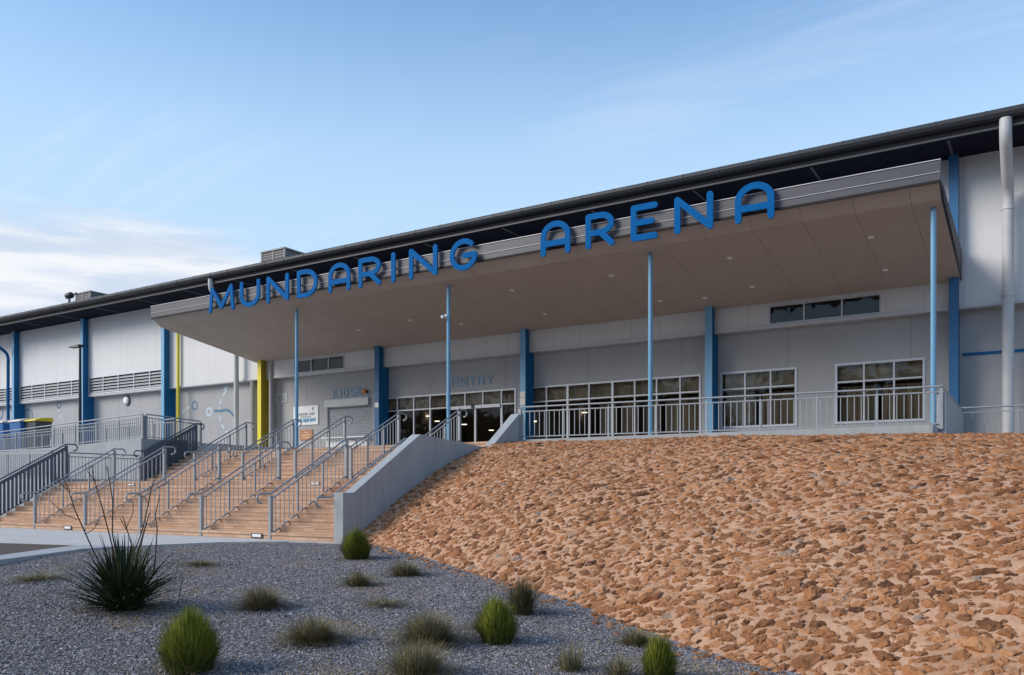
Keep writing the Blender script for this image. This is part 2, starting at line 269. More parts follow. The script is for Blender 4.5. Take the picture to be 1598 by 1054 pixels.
# ------------------------------------------------------------------ mesh helpers
WL = {}
def wl(o): return WL.get(o.name, Vector((0, 0, 0))) if o else Vector((0, 0, 0))
def thing(name, label, cat, loc, group=None):
    o = bpy.data.objects.new(name, None); C.objects.link(o); o.location = loc; o.empty_display_size = 0.3
    o['label'] = label; o['category'] = cat
    if group: o['group'] = group
    WL[o.name] = Vector(loc); return o
def tag(o, label, cat, group=None):
    o['label'] = label; o['category'] = cat
    if group: o['group'] = group
    return o
class MB:
    def __init__(s): s.v = []; s.f = []; s.m = []; s.sm = []; s.mi = 0
    def add(s, vs, fs, smooth=False):
        n = len(s.v); s.v += [tuple(v) for v in vs]; s.f += [tuple(i + n for i in f) for f in fs]
        s.m += [s.mi] * len(fs); s.sm += [smooth] * len(fs); return s
    def box(s, x0, x1, y0, y1, z0, z1):
        if x0 > x1: x0, x1 = x1, x0
        if y0 > y1: y0, y1 = y1, y0
        if z0 > z1: z0, z1 = z1, z0
        vs = [(x, y, z) for z in (z0, z1) for y in (y0, y1) for x in (x0, x1)]
        return s.add(vs, [(0, 2, 3, 1), (4, 5, 7, 6), (0, 1, 5, 4), (2, 6, 7, 3), (0, 4, 6, 2), (1, 3, 7, 5)])
    def hexa(s, pts): # 4 bottom ccw + 4 top ccw
        return s.add(pts, [(3, 2, 1, 0), (4, 5, 6, 7), (0, 1, 5, 4), (1, 2, 6, 5), (2, 3, 7, 6), (3, 0, 4, 7)])
    def prismx(s, prof, x0, x1): # prof = list of (y,z), extruded in x
        n = len(prof); vs = [(x0, y, z) for y, z in prof] + [(x1, y, z) for y, z in prof]
        fs = [tuple(range(n - 1, -1, -1)), tuple(range(n, 2 * n))] + [(i, (i + 1) % n, n + (i + 1) % n, n + i) for i in range(n)]
        return s.add(vs, fs)
    def prismz(s, poly, z0, z1):
        n = len(poly); vs = [(x, y, z0) for x, y in poly] + [(x, y, z1) for x, y in poly]
        fs = [tuple(range(n - 1, -1, -1)), tuple(range(n, 2 * n))] + [(i, (i + 1) % n, n + (i + 1) % n, n + i) for i in range(n)]
        return s.add(vs, fs)
    def bar(s, a, b, w, d): # rectangular bar between two points, w sideways (horizontal), d other
        a = Vector(a); b = Vector(b); t = (b - a).normalized(); up = Vector((0, 0, 1)) if abs(t.z) < 0.95 else Vector((0, 1, 0))
        sd_ = t.cross(up).normalized(); u2 = sd_.cross(t)
        vs = [p + sd_ * (i * w / 2) + u2 * (j * d / 2) for p in (a, b) for i, j in ((-1, -1), (1, -1), (1, 1), (-1, 1))]
        return s.add(vs, [(0, 1, 2, 3), (7, 6, 5, 4), (0, 4, 5, 1), (1, 5, 6, 2), (2, 6, 7, 3), (3, 7, 4, 0)])
    def tube(s, pts, r, n=8, cap=True):
        pts = [Vector(p) for p in pts]; rs = r if isinstance(r, (list, tuple)) else [r] * len(pts); vs = []; prev = None
        for i, p in enumerate(pts):
            t = (pts[min(i + 1, len(pts) - 1)] - pts[max(i - 1, 0)]).normalized()
            if prev is None:
                ref = Vector((0, 0, 1)) if abs(t.z) < 0.9 else Vector((1, 0, 0)); a = t.cross(ref).normalized()
            else: a = (prev - t * prev.dot(t)).normalized()
            prev = a; b = t.cross(a)
            vs += [p + (a * math.cos(k * 2 * math.pi / n) + b * math.sin(k * 2 * math.pi / n)) * rs[i] for k in range(n)]
        fs = [(i * n + k, i * n + (k + 1) % n, (i + 1) * n + (k + 1) % n, (i + 1) * n + k) for i in range(len(pts) - 1) for k in range(n)]
        s.add(vs, fs, True)
        if cap: s.add(vs[:n], [tuple(range(n - 1, -1, -1))]); s.add(vs[-n:], [tuple(range(n))])
        return s
    def build(s, name, ms, parent=None, bevel=0):
        me = bpy.data.meshes.new(name); o = wl(parent)
        me.from_pydata([(v[0] - o.x, v[1] - o.y, v[2] - o.z) for v in s.v], [], s.f)
        for m in (ms if isinstance(ms, list) else [ms]): me.materials.append(m)
        me.polygons.foreach_set('material_index', s.m); me.polygons.foreach_set('use_smooth', s.sm); me.update()
        ob = bpy.data.objects.new(name, me); C.objects.link(ob)
        if parent: ob.parent = parent; WL[ob.name] = Vector(o)
        if bevel:
            b = ob.modifiers.new('bevel', 'BEVEL'); b.width = bevel; b.segments = 2; b.limit_method = 'ANGLE'
        return ob
def npmesh(name, V, F, m, parent=None, tint=None, smooth=False):
    me = bpy.data.meshes.new(name); V = np.asarray(V, np.float32); F = np.asarray(F, np.int32); k = F.shape[1]
    if parent: V = V - np.array(wl(parent), np.float32)
    me.vertices.add(len(V)); me.vertices.foreach_set('co', V.ravel()); me.loops.add(F.size); me.loops.foreach_set('vertex_index', F.ravel())
    me.polygons.add(len(F)); me.polygons.foreach_set('loop_start', np.arange(0, F.size, k, dtype=np.int32)); me.polygons.foreach_set('loop_total', np.full(len(F), k, np.int32))
    me.polygons.foreach_set('use_smooth', np.full(len(F), smooth))
    for q in (m if isinstance(m, list) else [m]): me.materials.append(q)
    me.update(calc_edges=True)
    if tint is not None:
        a = me.attributes.new('tint', 'FLOAT', 'POINT'); a.data.foreach_set('value', np.asarray(tint, np.float32))
    ob = bpy.data.objects.new(name, me); C.objects.link(ob)
    if parent: ob.parent = parent; WL[ob.name] = wl(parent)
    return ob
def struct(o): o['kind'] = 'structure'; return o

# ------------------------------------------------------------------ terrain
def sst(x, a, b):
    t = np.clip((x - a) / (b - a), 0, 1); return t * t * (3 - 2 * t)
def H(x, y):
    q = (x + 13.0) * 0.75 + (y - 13.8) * -0.66
    h = -0.03 - 0.62 * sst(q, 0.5, 16.0)
    return h + 0.03 * np.sin(x * 0.9 + 1.3) * np.sin(y * 0.8 + 0.4) * sst(q, 1.5, 5)
def PG(px, py): # photo pixel -> point on the gravel
    a, b = ray(px); lo = 1.0
    for i in range(4000):
        D = 2 + i * 0.01; z = EYE - (py - 765) / 1331 * D
        if z <= H(a * D, b * D): break
    return Vector((a * D, b * D, float(H(a * D, b * D))))

g = MB(); g.add([(-1500, -1500, -1.0), (1500, -1500, -1.0), (1500, 1500, -1.0), (-1500, 1500, -1.0)], [(0, 1, 2, 3)])
struct(g.build('ground', M['earth']))
def grid(xs, ys, fn):
    X, Y = np.meshgrid(xs, ys); V = np.stack([X.ravel(), Y.ravel(), fn(X, Y).ravel()], 1); nx, ny = len(xs), len(ys)
    i = np.arange(nx * (ny - 1)).reshape(ny - 1, nx)[:, :-1].ravel()
    return V, np.stack([i, i + 1, i + nx + 1, i + nx], 1)
V, F = grid(np.arange(-24, 14.01, 0.2), np.arange(-16, 15.01, 0.2), lambda x, y: H(x, y))
struct(npmesh('gravel_bed', V, F, M['gravel'], smooth=True))

STAIR_Y = 13.84
pave = [(-13.0, STAIR_Y), (-13.9, 13.80), (-14.6, 13.55), (-15.6, 12.6), (-16.05, 11.2), (-16.05, 10.5), (-17.2, 10.25), (-19.6, 9.8), (-80, -2.0), (-80, STAIR_Y)]
p = MB(); p.prismz(pave[::-1], -0.15, 0.0); p.box(-80, -13.4, STAIR_Y, 14.4, -0.15, -0.002); struct(p.build('pavement', M['concrete']))
inner = [(-16.05, 10.5), (-16.0, 9.6), (-15.25, 8.4), (-14.6, 7.3), (-13.35, 5.0), (-12.1, 2.0), (-11, -3), (-10, -12)]
outer = [(-17.2, 10.25), (-16.45, 9.0), (-15.6, 7.8), (-15.05, 6.9), (-13.75, 4.8), (-12.5, 1.9), (-11.4, -3.1), (-10.4, -12)]
k = MB()
for i in range(len(inner) - 1):
    a, b, c, d = inner[i], inner[i + 1], outer[i + 1], outer[i]
    k.hexa([(a[0], a[1], -0.7), (d[0], d[1], -0.7), (c[0], c[1], -0.7), (b[0], b[1], -0.7), (a[0], a[1], 0.012), (d[0], d[1], 0.012), (c[0], c[1], 0.012), (b[0], b[1], 0.012)])
struct(k.build('kerb', M['kerb']))
a = MB(); a.prismz([(-19.6, 9.8), (-17.2, 10.25)] + outer[1:] + [(-10.4, -40), (-80, -40), (-80, -2.0)], -0.2, -0.008)
struct(a.build('driveway', M['asphalt']))

# ---- stone pitched embankment
toe_px = [(580, 850), (640, 866), (700, 883), (760, 903), (830, 922), (900, 944), (1000, 983), (1100, 1019), (1180, 1042), (1250, 1054)]
toe = [Vector((-13.12, 13.92, -0.06))] + [PG(*q) for q in toe_px]
lx = toe[-1]; toe += [Vector((lx.x + 2.0, lx.y - 0.9, H(lx.x + 2, lx.y - 0.9))), Vector((4.5, 6.2, H(4.5, 6.2))), Vector((9.0, 6.2, -0.65)), Vector((14, 6.5, -0.65))]
toe = [Vector((t.x, t.y, t.z - 0.03)) for t in toe]
crest = [Vector((-13.12, 20.95, 2.53)), Vector((-11, 20.95, 2.49)), Vector((-7, 20.95, 2.46)), Vector((-2.2, 20.9, 2.37)), Vector((1.0, 20.5, 2.20)), Vector((4, 20.3, 2.10)), Vector((14, 20.0, 2.0))]
def resample(P, n):
    L = [0]
    for i in range(1, len(P)): L.append(L[-1] + (P[i] - P[i - 1]).length)
    u = np.linspace(0, L[-1], n); A = np.array([tuple(q) for q in P]); return np.stack([np.interp(u, L, A[:, k]) for k in range(3)], 1)
NU = 220; NV = 120
T = resample(toe, NU); K = resample(crest, NU)
# smooth toe
for _ in range(6): T[1:-1] = (T[:-2] + 2 * T[1:-1] + T[2:]) / 4
def gprof(v): return 1 - (1 - v) ** 1.75
def patch(u, v): # arrays 0..1
    fu = u * (NU - 1); i = np.clip(fu.astype(int), 0, NU - 2); f = (fu - i)[:, None]
    t = T[i] * (1 - f) + T[i + 1] * f; k_ = K[i] * (1 - f) + K[i + 1] * f
    P = t + (k_ - t) * v[:, None]; P[:, 2] = t[:, 2] + (k_[:, 2] - t[:, 2]) * gprof(v)
    w = np.clip(u * 8, 0, 1) * np.sin(np.pi * np.clip(v, 0, 1))
    P[:, 2] += 0.05 * w * (np.sin(P[:, 0] * 0.9 + 0.7 * P[:, 1]) + np.sin(P[:, 0] * 2.1 - P[:, 1] * 1.3 + 2) * 0.5)
    return P
uu, vv = np.meshgrid(np.linspace(0, 1, NU * 2), np.linspace(0, 1, NV * 2)); P = patch(uu.ravel(), vv.ravel())
idx = np.arange(NU * 2 * (NV * 2 - 1)).reshape(NV * 2 - 1, NU * 2)[:, :-1].ravel(); F = np.stack([idx, idx + 1, idx + NU * 2 + 1, idx + NU * 2], 1)
P[:, 2] += 0.010 * (np.sin(P[:, 0] * 17) * np.sin(P[:, 1] * 19 + 1)) + nr.uniform(-0.012, 0.014, len(P)) 
sheetV, sheetF = P, F
def ico(sub):
    import bmesh
    bm = bmesh.new(); bmesh.ops.create_icosphere(bm, subdivisions=sub, radius=1)
    bm.verts.ensure_lookup_table(); V = np.array([v.co[:] for v in bm.verts]); F = np.array([[v.index for v in f.verts] for f in bm.faces]); bm.free(); return V, F
def rock_variants(sub, n, cuts=8, amp=0.20):
    V0, F = ico(sub); out = []
    for k in range(n):
        V = V0.copy()
        for _ in range(cuts):
            d = nr.randn(3); d /= np.linalg.norm(d); lim = nr.uniform(0.55, 0.85); s = V @ d; over = s > lim; V[over] -= np.outer(s[over] - lim, d) * 0.9
        ph = nr.uniform(0, 6, 3); V *= (1 + amp * np.sin(V0[:, :1] * 5 + ph[0]) * np.sin(V0[:, 1:2] * 6 + ph[1]) + nr.uniform(-amp, amp, (len(V), 1)) * 0.45)
        out.append(V)
    return out, F
def scatter_rocks():
    cand = 130000; u = nr.uniform(0, 1, cand); v = nr.uniform(0, 1, cand)
    # area weighting
    wlen = np.linalg.norm(patch(u, np.full(cand, 1.0)) - patch(u, np.zeros(cand)), axis=1)
    keep = nr.uniform(0, 1, cand) < wlen / wlen.max(); u = u[keep]; v = v[keep]
    Pc = patch(u, v); ok = Pc[:, 0] < 5.5; u, v, Pc = u[ok], v[ok], Pc[ok]
    n = len(u); r = np.sort(0.024 + 0.125 * nr.beta(1.15, 3.6, n) ** 1.0)[::-1]; big = np.arange(n) < 90; r[big] *= 1.35
    cell = 0.2; gridh = {}; sel = []
    for i in range(n):
        x, y = Pc[i, 0], Pc[i, 1]; cx, cy = int(math.floor(x / cell)), int(math.floor(y / cell)); good = True
        for a_ in range(cx - 2, cx + 3):
            for b_ in range(cy - 2, cy + 3):
                for j in gridh.get((a_, b_), ()):
                    d2 = (Pc[j, 0] - x) ** 2 + (Pc[j, 1] - y) ** 2 + (Pc[j, 2] - Pc[i, 2]) ** 2
                    if d2 < ((r[i] + r[j]) * 0.75) ** 2: good = False; break
                if not good: break
            if not good: break
        if good: gridh.setdefault((cx, cy), []).append(i); sel.append(i)
    return Pc[sel], r[sel], u[sel], v[sel]
Pc, rr, ru, rv = scatter_rocks()
e = 0.004
du = patch(np.clip(ru + e, 0, 1), rv) - patch(np.clip(ru - e, 0, 1), rv); dv = patch(ru, np.clip(rv + e, 0, 1)) - patch(ru, np.clip(rv - e, 0, 1))
nn = np.cross(du, dv); nn /= np.linalg.norm(nn, axis=1)[:, None] + 1e-9
tu = du / (np.linalg.norm(du, axis=1)[:, None] + 1e-9); tv = np.cross(nn, tu)
allV = [sheetV]; allT = [np.full(len(sheetV), 0.5)]; triF = []
off = len(sheetV)
dist = np.linalg.norm(Pc - np.array([0, 0, EYE]), axis=1)
for lo, hi, sub in ((0, 12.0, 3), (12.0, 99, 2)):
    vars_, Fv = rock_variants(sub, 24)
    ids = np.where((dist >= lo) & (dist < hi))[0]
    for i in ids:
        Vv = vars_[nr.randint(24)]; ang = nr.uniform(0, 2 * math.pi); ca, sa = math.cos(ang), math.sin(ang)
        a_ = rr[i] * nr.uniform(1.0, 1.3); b_ = rr[i] * nr.uniform(0.72, 1.0); h_ = rr[i] * nr.uniform(0.32, 0.54)
        L0 = Vv * np.array([a_, b_, h_]); xx = L0[:, 0] * ca - L0[:, 1] * sa; yy = L0[:, 0] * sa + L0[:, 1] * ca
        tilt = nr.uniform(-0.12, 0.12); zz = L0[:, 2] + xx * tilt
        Wv = Pc[i] + nn[i] * (-0.20 * h_) + xx[:, None] * tu[i] + yy[:, None] * tv[i] + zz[:, None] * nn[i]
        t = np.clip(nr.normal(0.50, 0.17), 0.05, 0.86)
        if nr.rand() < 0.015: t = 1.2
        allV.append(Wv); allT.append(np.full(len(Wv), t)); triF.append(Fv + off); off += len(Wv)
for _ in range(330):
    k_ = nr.randint(0, int(NU * 0.8)); t0 = T[k_]; q = t0 + np.array([nr.normal(-0.05, 0.16), nr.normal(-0.12, 0.16), 0]); q[2] = H(q[0], q[1]); r_ = nr.uniform(0.015, 0.06)
    if q[0] < -13.1: continue
    Vv = vars_[nr.randint(24)] * np.array([r_ * 1.2, r_, r_ * 0.6]); a0 = nr.uniform(0, 6.28); xx = Vv[:, 0] * math.cos(a0) - Vv[:, 1] * math.sin(a0); yy = Vv[:, 0] * math.sin(a0) + Vv[:, 1] * math.cos(a0)
    allV.append(np.stack([xx, yy, Vv[:, 2]], 1) + q); allT.append(np.full(len(Vv), nr.uniform(0.25, 0.8))); triF.append(Fv + off); off += len(Vv)
VV = np.concatenate(allV); TT = np.concatenate(allT); TF = np.concatenate(triF)
quads = sheetF; me = bpy.data.meshes.new('stone_embankment')
me.vertices.add(len(VV)); me.vertices.foreach_set('co', VV.astype(np.float32).ravel())
nq, ntf = len(quads), len(TF); me.loops.add(nq * 4 + ntf * 3)
me.loops.foreach_set('vertex_index', np.concatenate([quads.ravel(), TF.ravel()]).astype(np.int32))
me.polygons.add(nq + ntf)
me.polygons.foreach_set('loop_start', np.concatenate([np.arange(nq) * 4, nq * 4 + np.arange(ntf) * 3]).astype(np.int32))
me.polygons.foreach_set('loop_total', np.concatenate([np.full(nq, 4), np.full(ntf, 3)]).astype(np.int32))
me.polygons.foreach_set('material_index', np.concatenate([np.zeros(nq), np.ones(ntf)]).astype(np.int32))
me.polygons.foreach_set('use_smooth', np.concatenate([np.ones(nq, bool), np.zeros(ntf, bool)]))
me.materials.append(M['mortar']); me.materials.append(M['rock']); me.update(calc_edges=True)
at_ = me.attributes.new('tint', 'FLOAT', 'POINT'); at_.data.foreach_set('value', TT.astype(np.float32))
emb = bpy.data.objects.new('stone_embankment', me); C.objects.link(emb); struct(emb)

# ---- loose chips on the gravel bed
def chips(n):
    out_a = nr.uniform(0, 1, n); D = 5.0 * np.exp(nr.uniform(0, 1, n) * math.log(20 / 5.0)); px = nr.uniform(-80, 1400, n)
    t = (px - 799) / 1331; x = (-sS + t * cS) * D; y = (cS + t * sS) * D
    # keep inside the bed: right of kerb/pavement, left of toe
    from_in = np.array([(q[0], q[1]) for q in [(-13.0, 13.80)] + [(-13.9, 13.76), (-14.5, 13.5), (-15.5, 12.6), (-15.98, 11.2)] + inner])
    kx = np.interp(y, from_in[::-1, 1], from_in[::-1, 0]); tt = T[T[:, 1].argsort()]
    ok = (x > kx + 0.03) & (y < 13.75)
    # toe test
    Tl = T[:int(NU * 0.75)]; ty = np.interp(x, Tl[:, 0], Tl[:, 1]); ok &= y < ty - 0.02
    return x[ok], y[ok], D[ok]
cx_, cy_, cd_ = chips(330000)
base = np.array([(1, 0, 0), (-1, 0, 0), (0, 1, 0), (0, -1, 0), (0, 0, 1), (0.1, 0.1, -0.6)], float)
bf = np.array([(0, 2, 4), (2, 1, 4), (1, 3, 4), (3, 0, 4), (2, 0, 5), (1, 2, 5), (3, 1, 5), (0, 3, 5)])
n = len(cx_); sc = nr.uniform(0.0055, 0.0145, n) * (1 + (nr.uniform(0, 1, n) < 0.03) * 0.8)
ang = nr.uniform(0, 2 * math.pi, n); tl = nr.normal(0, 0.5, n)
B = base[None] * (1 + nr.uniform(-0.35, 0.35, (n, 6, 3))); B[:, :, 2] *= 0.65; B *= sc[:, None, None]
ca, sa = np.cos(tl)[:, None], np.sin(tl)[:, None]; x1 = B[:, :, 0] * ca - B[:, :, 2] * sa; z1 = B[:, :, 0] * sa + B[:, :, 2] * ca
ca, sa = np.cos(ang)[:, None], np.sin(ang)[:, None]; X1 = x1 * ca - B[:, :, 1] * sa; Y1 = x1 * sa + B[:, :, 1] * ca
PV = np.stack([X1 + cx_[:, None], Y1 + cy_[:, None], z1 + (H(cx_, cy_) + sc * 0.25)[:, None]], 2).reshape(-1, 3)
PF = (bf[None] + (np.arange(n) * 6)[:, None, None]).reshape(-1, 3)
tb = np.clip(nr.beta(2.0, 2.4, n), 0, 0.86)
pat = np.sin(cx_ * 1.7 + 1.1 * np.sin(cy_ * 1.3)) * np.sin(cy_ * 1.9 + 0.8 * np.sin(cx_ * 1.1 + 2)) + 0.4 * np.sin(cx_ * 4.1 + cy_ * 3.3)
brown = nr.uniform(0, 1, n) < np.clip((pat - 0.25) * 0.7, 0.03, 0.5); tb[brown] = 1.15
tint = np.repeat(tb, 6)
ch = npmesh('gravel_chips', PV, PF, M['pebble'], tint=tint); ch['kind'] = 'stuff'

# ------------------------------------------------------------------ stairs, terrace, walls
SX0, SX1 = -28.35, -13.42
LZ, TZ = 1.43, 2.62
NL, NUP = 9, 8
st = thing('staircase', 'wide brick staircase in two flights rising to the covered entrance', 'stairs', (-20.9, STAIR_Y, 0))
def flight(y0, z0, n, rise, run, zb):
    m = MB(); prof = [(y0, zb)]
    for i in range(n):
        prof += [(y0 + i * run, z0 + i * rise), (y0 + i * run, z0 + (i + 1) * rise)]
    prof += [(y0 + n * run - 0.001, z0 + n * rise), (y0 + n * run - 0.001, zb)]
    # dedupe
    pr = []
    for q in prof:
        if not pr or (abs(q[0] - pr[-1][0]) + abs(q[1] - pr[-1][1])) > 1e-4: pr.append(q)
    m.prismx(pr, SX0, SX1)
    for i in range(n): # nosing brick, a few mm proud of the riser
        y = y0 + i * run; z = z0 + (i + 1) * rise
        m.box(SX0 + 0.01, SX1 - 0.01, y - 0.012, y + 0.05, z - 0.06, z + 0.004)
    return m
RUN1 = (16.38 - STAIR_Y) / NL; RUN2 = (21.6 - 19.4) / NUP
flight(STAIR_Y, 0, NL, LZ / NL, RUN1, -0.3).build('lower_flight', M['brick'], st)
flight(19.4, LZ, NUP, (TZ - LZ) / NUP, RUN2, 0.2).build('upper_flight', M['brick'], st)
MB().box(SX0 - 0.0, SX1, 16.38, 19.4, -0.3, LZ - 0.002).build('landing', M['brick'], st)
for px, i in ((105, 0), (400, 0)):
    x = XA(px, STAIR_Y - 0.03); b = MB(); b.box(x - 0.2, x + 0.2, STAIR_Y - 0.02, STAIR_Y - 0.001, 0.02, 0.135); b.mi = 1; b.box(x - 0.15, x + 0.15, STAIR_Y - 0.03, STAIR_Y - 0.021, 0.045, 0.115); b.build('step_light', [M['ink'], M['steplight']], st)
for px in (206, 492):
    y = STAIR_Y + 8 * RUN1; x = XA(px, y); b = MB(); b.box(x - 0.17, x + 0.17, y - 0.03, y - 0.013, LZ - 0.13, LZ - 0.075); b.mi = 1; b.box(x - 0.15, x + 0.15, y - 0.04, y - 0.031, LZ - 0.125, LZ - 0.08); b.build('step_light', [M['ink'], M['steplight']], st)

t = MB(); t.box(-29.0, -2.3, 21.6, 31.4, 0.5, TZ); t.box(-13.4, -2.3, 21.0, 21.6, 0.5, TZ - 0.004)
struct(t.build('terrace', M['terrace']))
t = MB(); t.box(-13.3, -2.3, 20.96, 20.998, 0.5, TZ - 0.01); t.box(-2.296, -2.26, 20.96, 31.0, 0.5, TZ - 0.01); struct(t.build('terrace_kerb', M['wing']))
t = MB(); t.box(-2.0, 14, 20.6, 31.4, 0.2, 2.30); struct(t.build('side_terrace', M['terrace']))
t = MB(); t.box(-80, -29.0, 21.3, 31.4, 0.0, 3.05); struct(t.build('service_yard', M['concrete']))

ww = MB(); prof = [(13.80, -0.4), (13.80, 1.10), (14.14, 1.10), (16.5, 2.53), (19.6, 2.31), (21.1, 3.38), (21.35, 3.38), (21.35, -0.4)]
ww.prismx(prof, -13.42, -13.14)
tag(ww.build('retaining_wall', M['wing'], bevel=0.012), 'grey rendered wing wall sloping up between the brick stairs and stone bank', 'wall')
rw = MB(); rw.prismx([(22.1, 1.8), (22.1, 3.42), (26.6, 3.30), (26.6, 1.8)], -2.3, -2.1)
tag(rw.build('parapet_wall', M['wing'], bevel=0.01), 'short grey parapet wall at the right end of the terrace', 'wall')
# ramp blocks left of the stairs
rb = MB(); rb.add([(-28.5, 19.3, 0), (-60, 19.3, 0), (-60, 21.3, 0), (-28.5, 21.3, 0), (-28.5, 19.3, 3.07), (-60, 19.3, 2.12), (-60, 21.3, 2.12), (-28.5, 21.3, 3.07)], [(0, 1, 2, 3), (4, 7, 6, 5), (0, 4, 5, 1), (1, 5, 6, 2), (2, 6, 7, 3), (3, 7, 4, 0)])
tag(rb.build('upper_ramp_wall', M['wing'], bevel=0.01), 'pale grey concrete ramp wall rising left of the upper stairs', 'ramp')
rb = MB(); rb.add([(-30.6, 17.1, 0), (-60, 17.1, 0), (-60, 19.0, 0), (-30.6, 19.0, 0), (-30.6, 17.1, 1.55), (-60, 17.1, 1.95), (-60, 19.0, 1.95), (-30.6, 19.0, 1.55)], [(0, 1, 2, 3), (4, 7, 6, 5), (0, 4, 5, 1), (1, 5, 6, 2), (2, 6, 7, 3), (3, 7, 4, 0)])
tag(rb.build('lower_ramp_wall', M['wing'], bevel=0.01), 'lower grey concrete ramp run in front of the taller ramp wall', 'ramp')
rb = MB(); rb.box(-60, -28.37, 16.4, 17.1, 0, 1.42); rb.box(-30.6, -28.37, 17.1, 19.3, 0, 1.42)
tag(rb.build('ramp_landing', M['wing'], bevel=0.01), 'low grey concrete landing block beside the brick stair landing', 'landing')

# ------------------------------------------------------------------ railings
def railing(label, pts, H_=1.0, spacing=0.15, post_every=1.4, ends=(0, 0), m=None, hr=0.024, blade=False, group='steel railings', top_gap=0.13, cat='railing', bot=0.09):
    m = m or M['rail']; P = [Vector(q) for q in pts]; root = thing('stair_railing' if ends != (0, 0) else 'balustrade', label, cat, tuple(P[0]), group)
    up = Vector((0, 0, 1)); bal = MB(); frame = MB()
    for i in range(len(P) - 1):
        a, b = P[i], P[i + 1]; L = math.hypot(b.x - a.x, b.y - a.y); d = (b - a) / L
        frame.bar(a + up * (H_ - top_gap), b + up * (H_ - top_gap), 0.045, 0.03 if not blade else 0.10); frame.bar(a + up * bot, b + up * bot, 0.04, 0.03)
        nb = max(2, int(L / spacing))
        for k_ in range(1, nb):
            q = a + (b - a) * (k_ / nb)
            if blade: 
                hd = Vector((d.x, d.y, 0)).normalized() * 0.040; sx = Vector((-hd.y, hd.x, 0)).normalized() * 0.006
                z0, z1 = q.z + bot, q.z + H_ - top_gap; c = [q - hd - sx, q + hd - sx, q + hd + sx, q - hd + sx]
                bal.hexa([(v.x, v.y, z0) for v in c] + [(v.x, v.y, z1) for v in c])
            else: bal.box(q.x - 0.009, q.x + 0.009, q.y - 0.009, q.y + 0.009, q.z + bot, q.z + H_ - top_gap)
        npst = max(1, round(L / post_every))
        for k_ in range(npst + 1):
            if k_ == 0 and i > 0: continue
            q = a + (b - a) * (k_ / npst); pm = MB(); end = (k_ == 0 and i == 0) or (k_ == npst and i == len(P) - 2); w = 0.040 if end else 0.022
            pm.box(q.x - w, q.x + w, q.y - w, q.y + w, q.z - 0.05, q.z + H_ - (top_gap - 0.03 if not end else 0.05)); pm.tube([q + up * (H_ - top_gap), q + up * (H_ - 0.005)], 0.009, 6)
            pm.build('post', m, root)
    frame.build('rail_frame', m, root); bal.build('baluster_panel', m, root)
    h = MB(); path = [q + up * H_ for q in P]
    d0 = (P[1] - P[0]); d0.z = 0; d0.normalize(); d1 = (P[-1] - P[-2]); d1.z = 0; d1.normalize()
    if ends[0]:
        s = path[0]; e_ = s - d0 * 0.30; loop = [e_ - d0 * (0.11 * math.sin(q)) - up * (0.11 * (1 - math.cos(q))) for q in [R(w_) for w_ in range(0, 200, 22)]]
        path = loop[::-1] + path
    if ends[1]:
        s = path[-1]; e_ = s + d1 * 0.28; path = path + [e_ + d1 * (0.11 * math.sin(q)) - up * (0.11 * (1 - math.cos(q))) for q in [R(w_) for w_ in range(0, 200, 22)]]
    h.tube(path, hr, 8); h.build('handrail', m, root)
    return root
RX = [-15.5, -18.0, -20.5, -23.05, -25.65]
ordn = ['rightmost', 'second from the right', 'middle', 'second from the left', 'leftmost']
for i, x in enumerate(RX):
    railing('grey steel railing on the lower brick stairs, %s of five' % ordn[i], [(x, STAIR_Y + 0.02, 0.03), (x, 16.4, LZ + 0.02)], 1.04, 0.135, 0.85, (1, 1), group='railings on the lower stairs')
    xx = [-15.65, -18.1, -20.5, -23.0, -25.5][i]
    railing('grey steel railing on the upper brick stairs, %s of five' % ordn[i], [(xx, 19.35, LZ + 0.02), (xx, 21.6, TZ + 0.02)], 1.04, 0.135, 0.75, (1, 1), group='railings on the upper stairs')
# wall-mounted handrail on the wing wall
h = thing('wall_handrail', 'round grey handrail fixed to the stair side of the wing wall', 'handrail', (-13.55, 13.9, 0.95)); q = MB()
pts = [(-13.55, 13.50 - 0.11 * math.sin(R(w)), 1.0 - 0.11 * (1 - math.cos(R(w)))) for w in range(198, -1, -22)] + [(-13.55, 13.85, 1.0), (-13.55, 16.4, 2.43), (-13.55, 16.8, 2.43)]
q.tube(pts, 0.022, 8); q.build('rail', M['rail'], h)
q = MB()
for y, z in ((14.2, 1.16), (15.2, 1.74), (16.2, 2.3)): q.tube([(-13.55, y, z), (-13.41, y, z - 0.06)], 0.008, 6)
q.build('bracket', M['rail'], h)
railing('dark slatted balustrade along the left edge of the lower stairs', [(SX0 - 0.05, STAIR_Y + 0.02, 0.05), (SX0 - 0.05, 16.4, LZ + 0.05)], 1.24, 0.125, 1.3, (1, 1), M['railshade'], blade=True, group='dark slatted balustrades')
railing('dark slatted balustrade along the left edge of the upper stairs', [(SX0 - 0.05, 19.35, LZ + 0.05), (SX0 - 0.05, 21.6, TZ + 0.03)], 1.12, 0.125, 1.15, (1, 1), M['railshade'], blade=True, group='dark slatted balustrades')
railing('grey balustrade around the left edge of the stair landing', [(SX0 - 0.1, 16.5, LZ), (SX0 - 0.1, 19.2, LZ)], 1.0, 0.12, 1.35, m=M['rail'], group='ramp balustrades')
TY = lambda x: 21.15 + (x + 13.15) * 0.085
railing('long grey balustrade along the terrace edge above the stone bank', [(-13.14, TY(-13.14), TZ), (-2.2, TY(-2.2), TZ)], 0.95, 0.155, 1.40, group='terrace balustrades')
railing('short grey railing returning along the parapet wall at the terrace end', [(-2.2, TY(-2.2) + 0.05, 2.66), (-2.2, 26.6, 2.53)], 0.93, 9, 2.2, group='terrace balustrades')
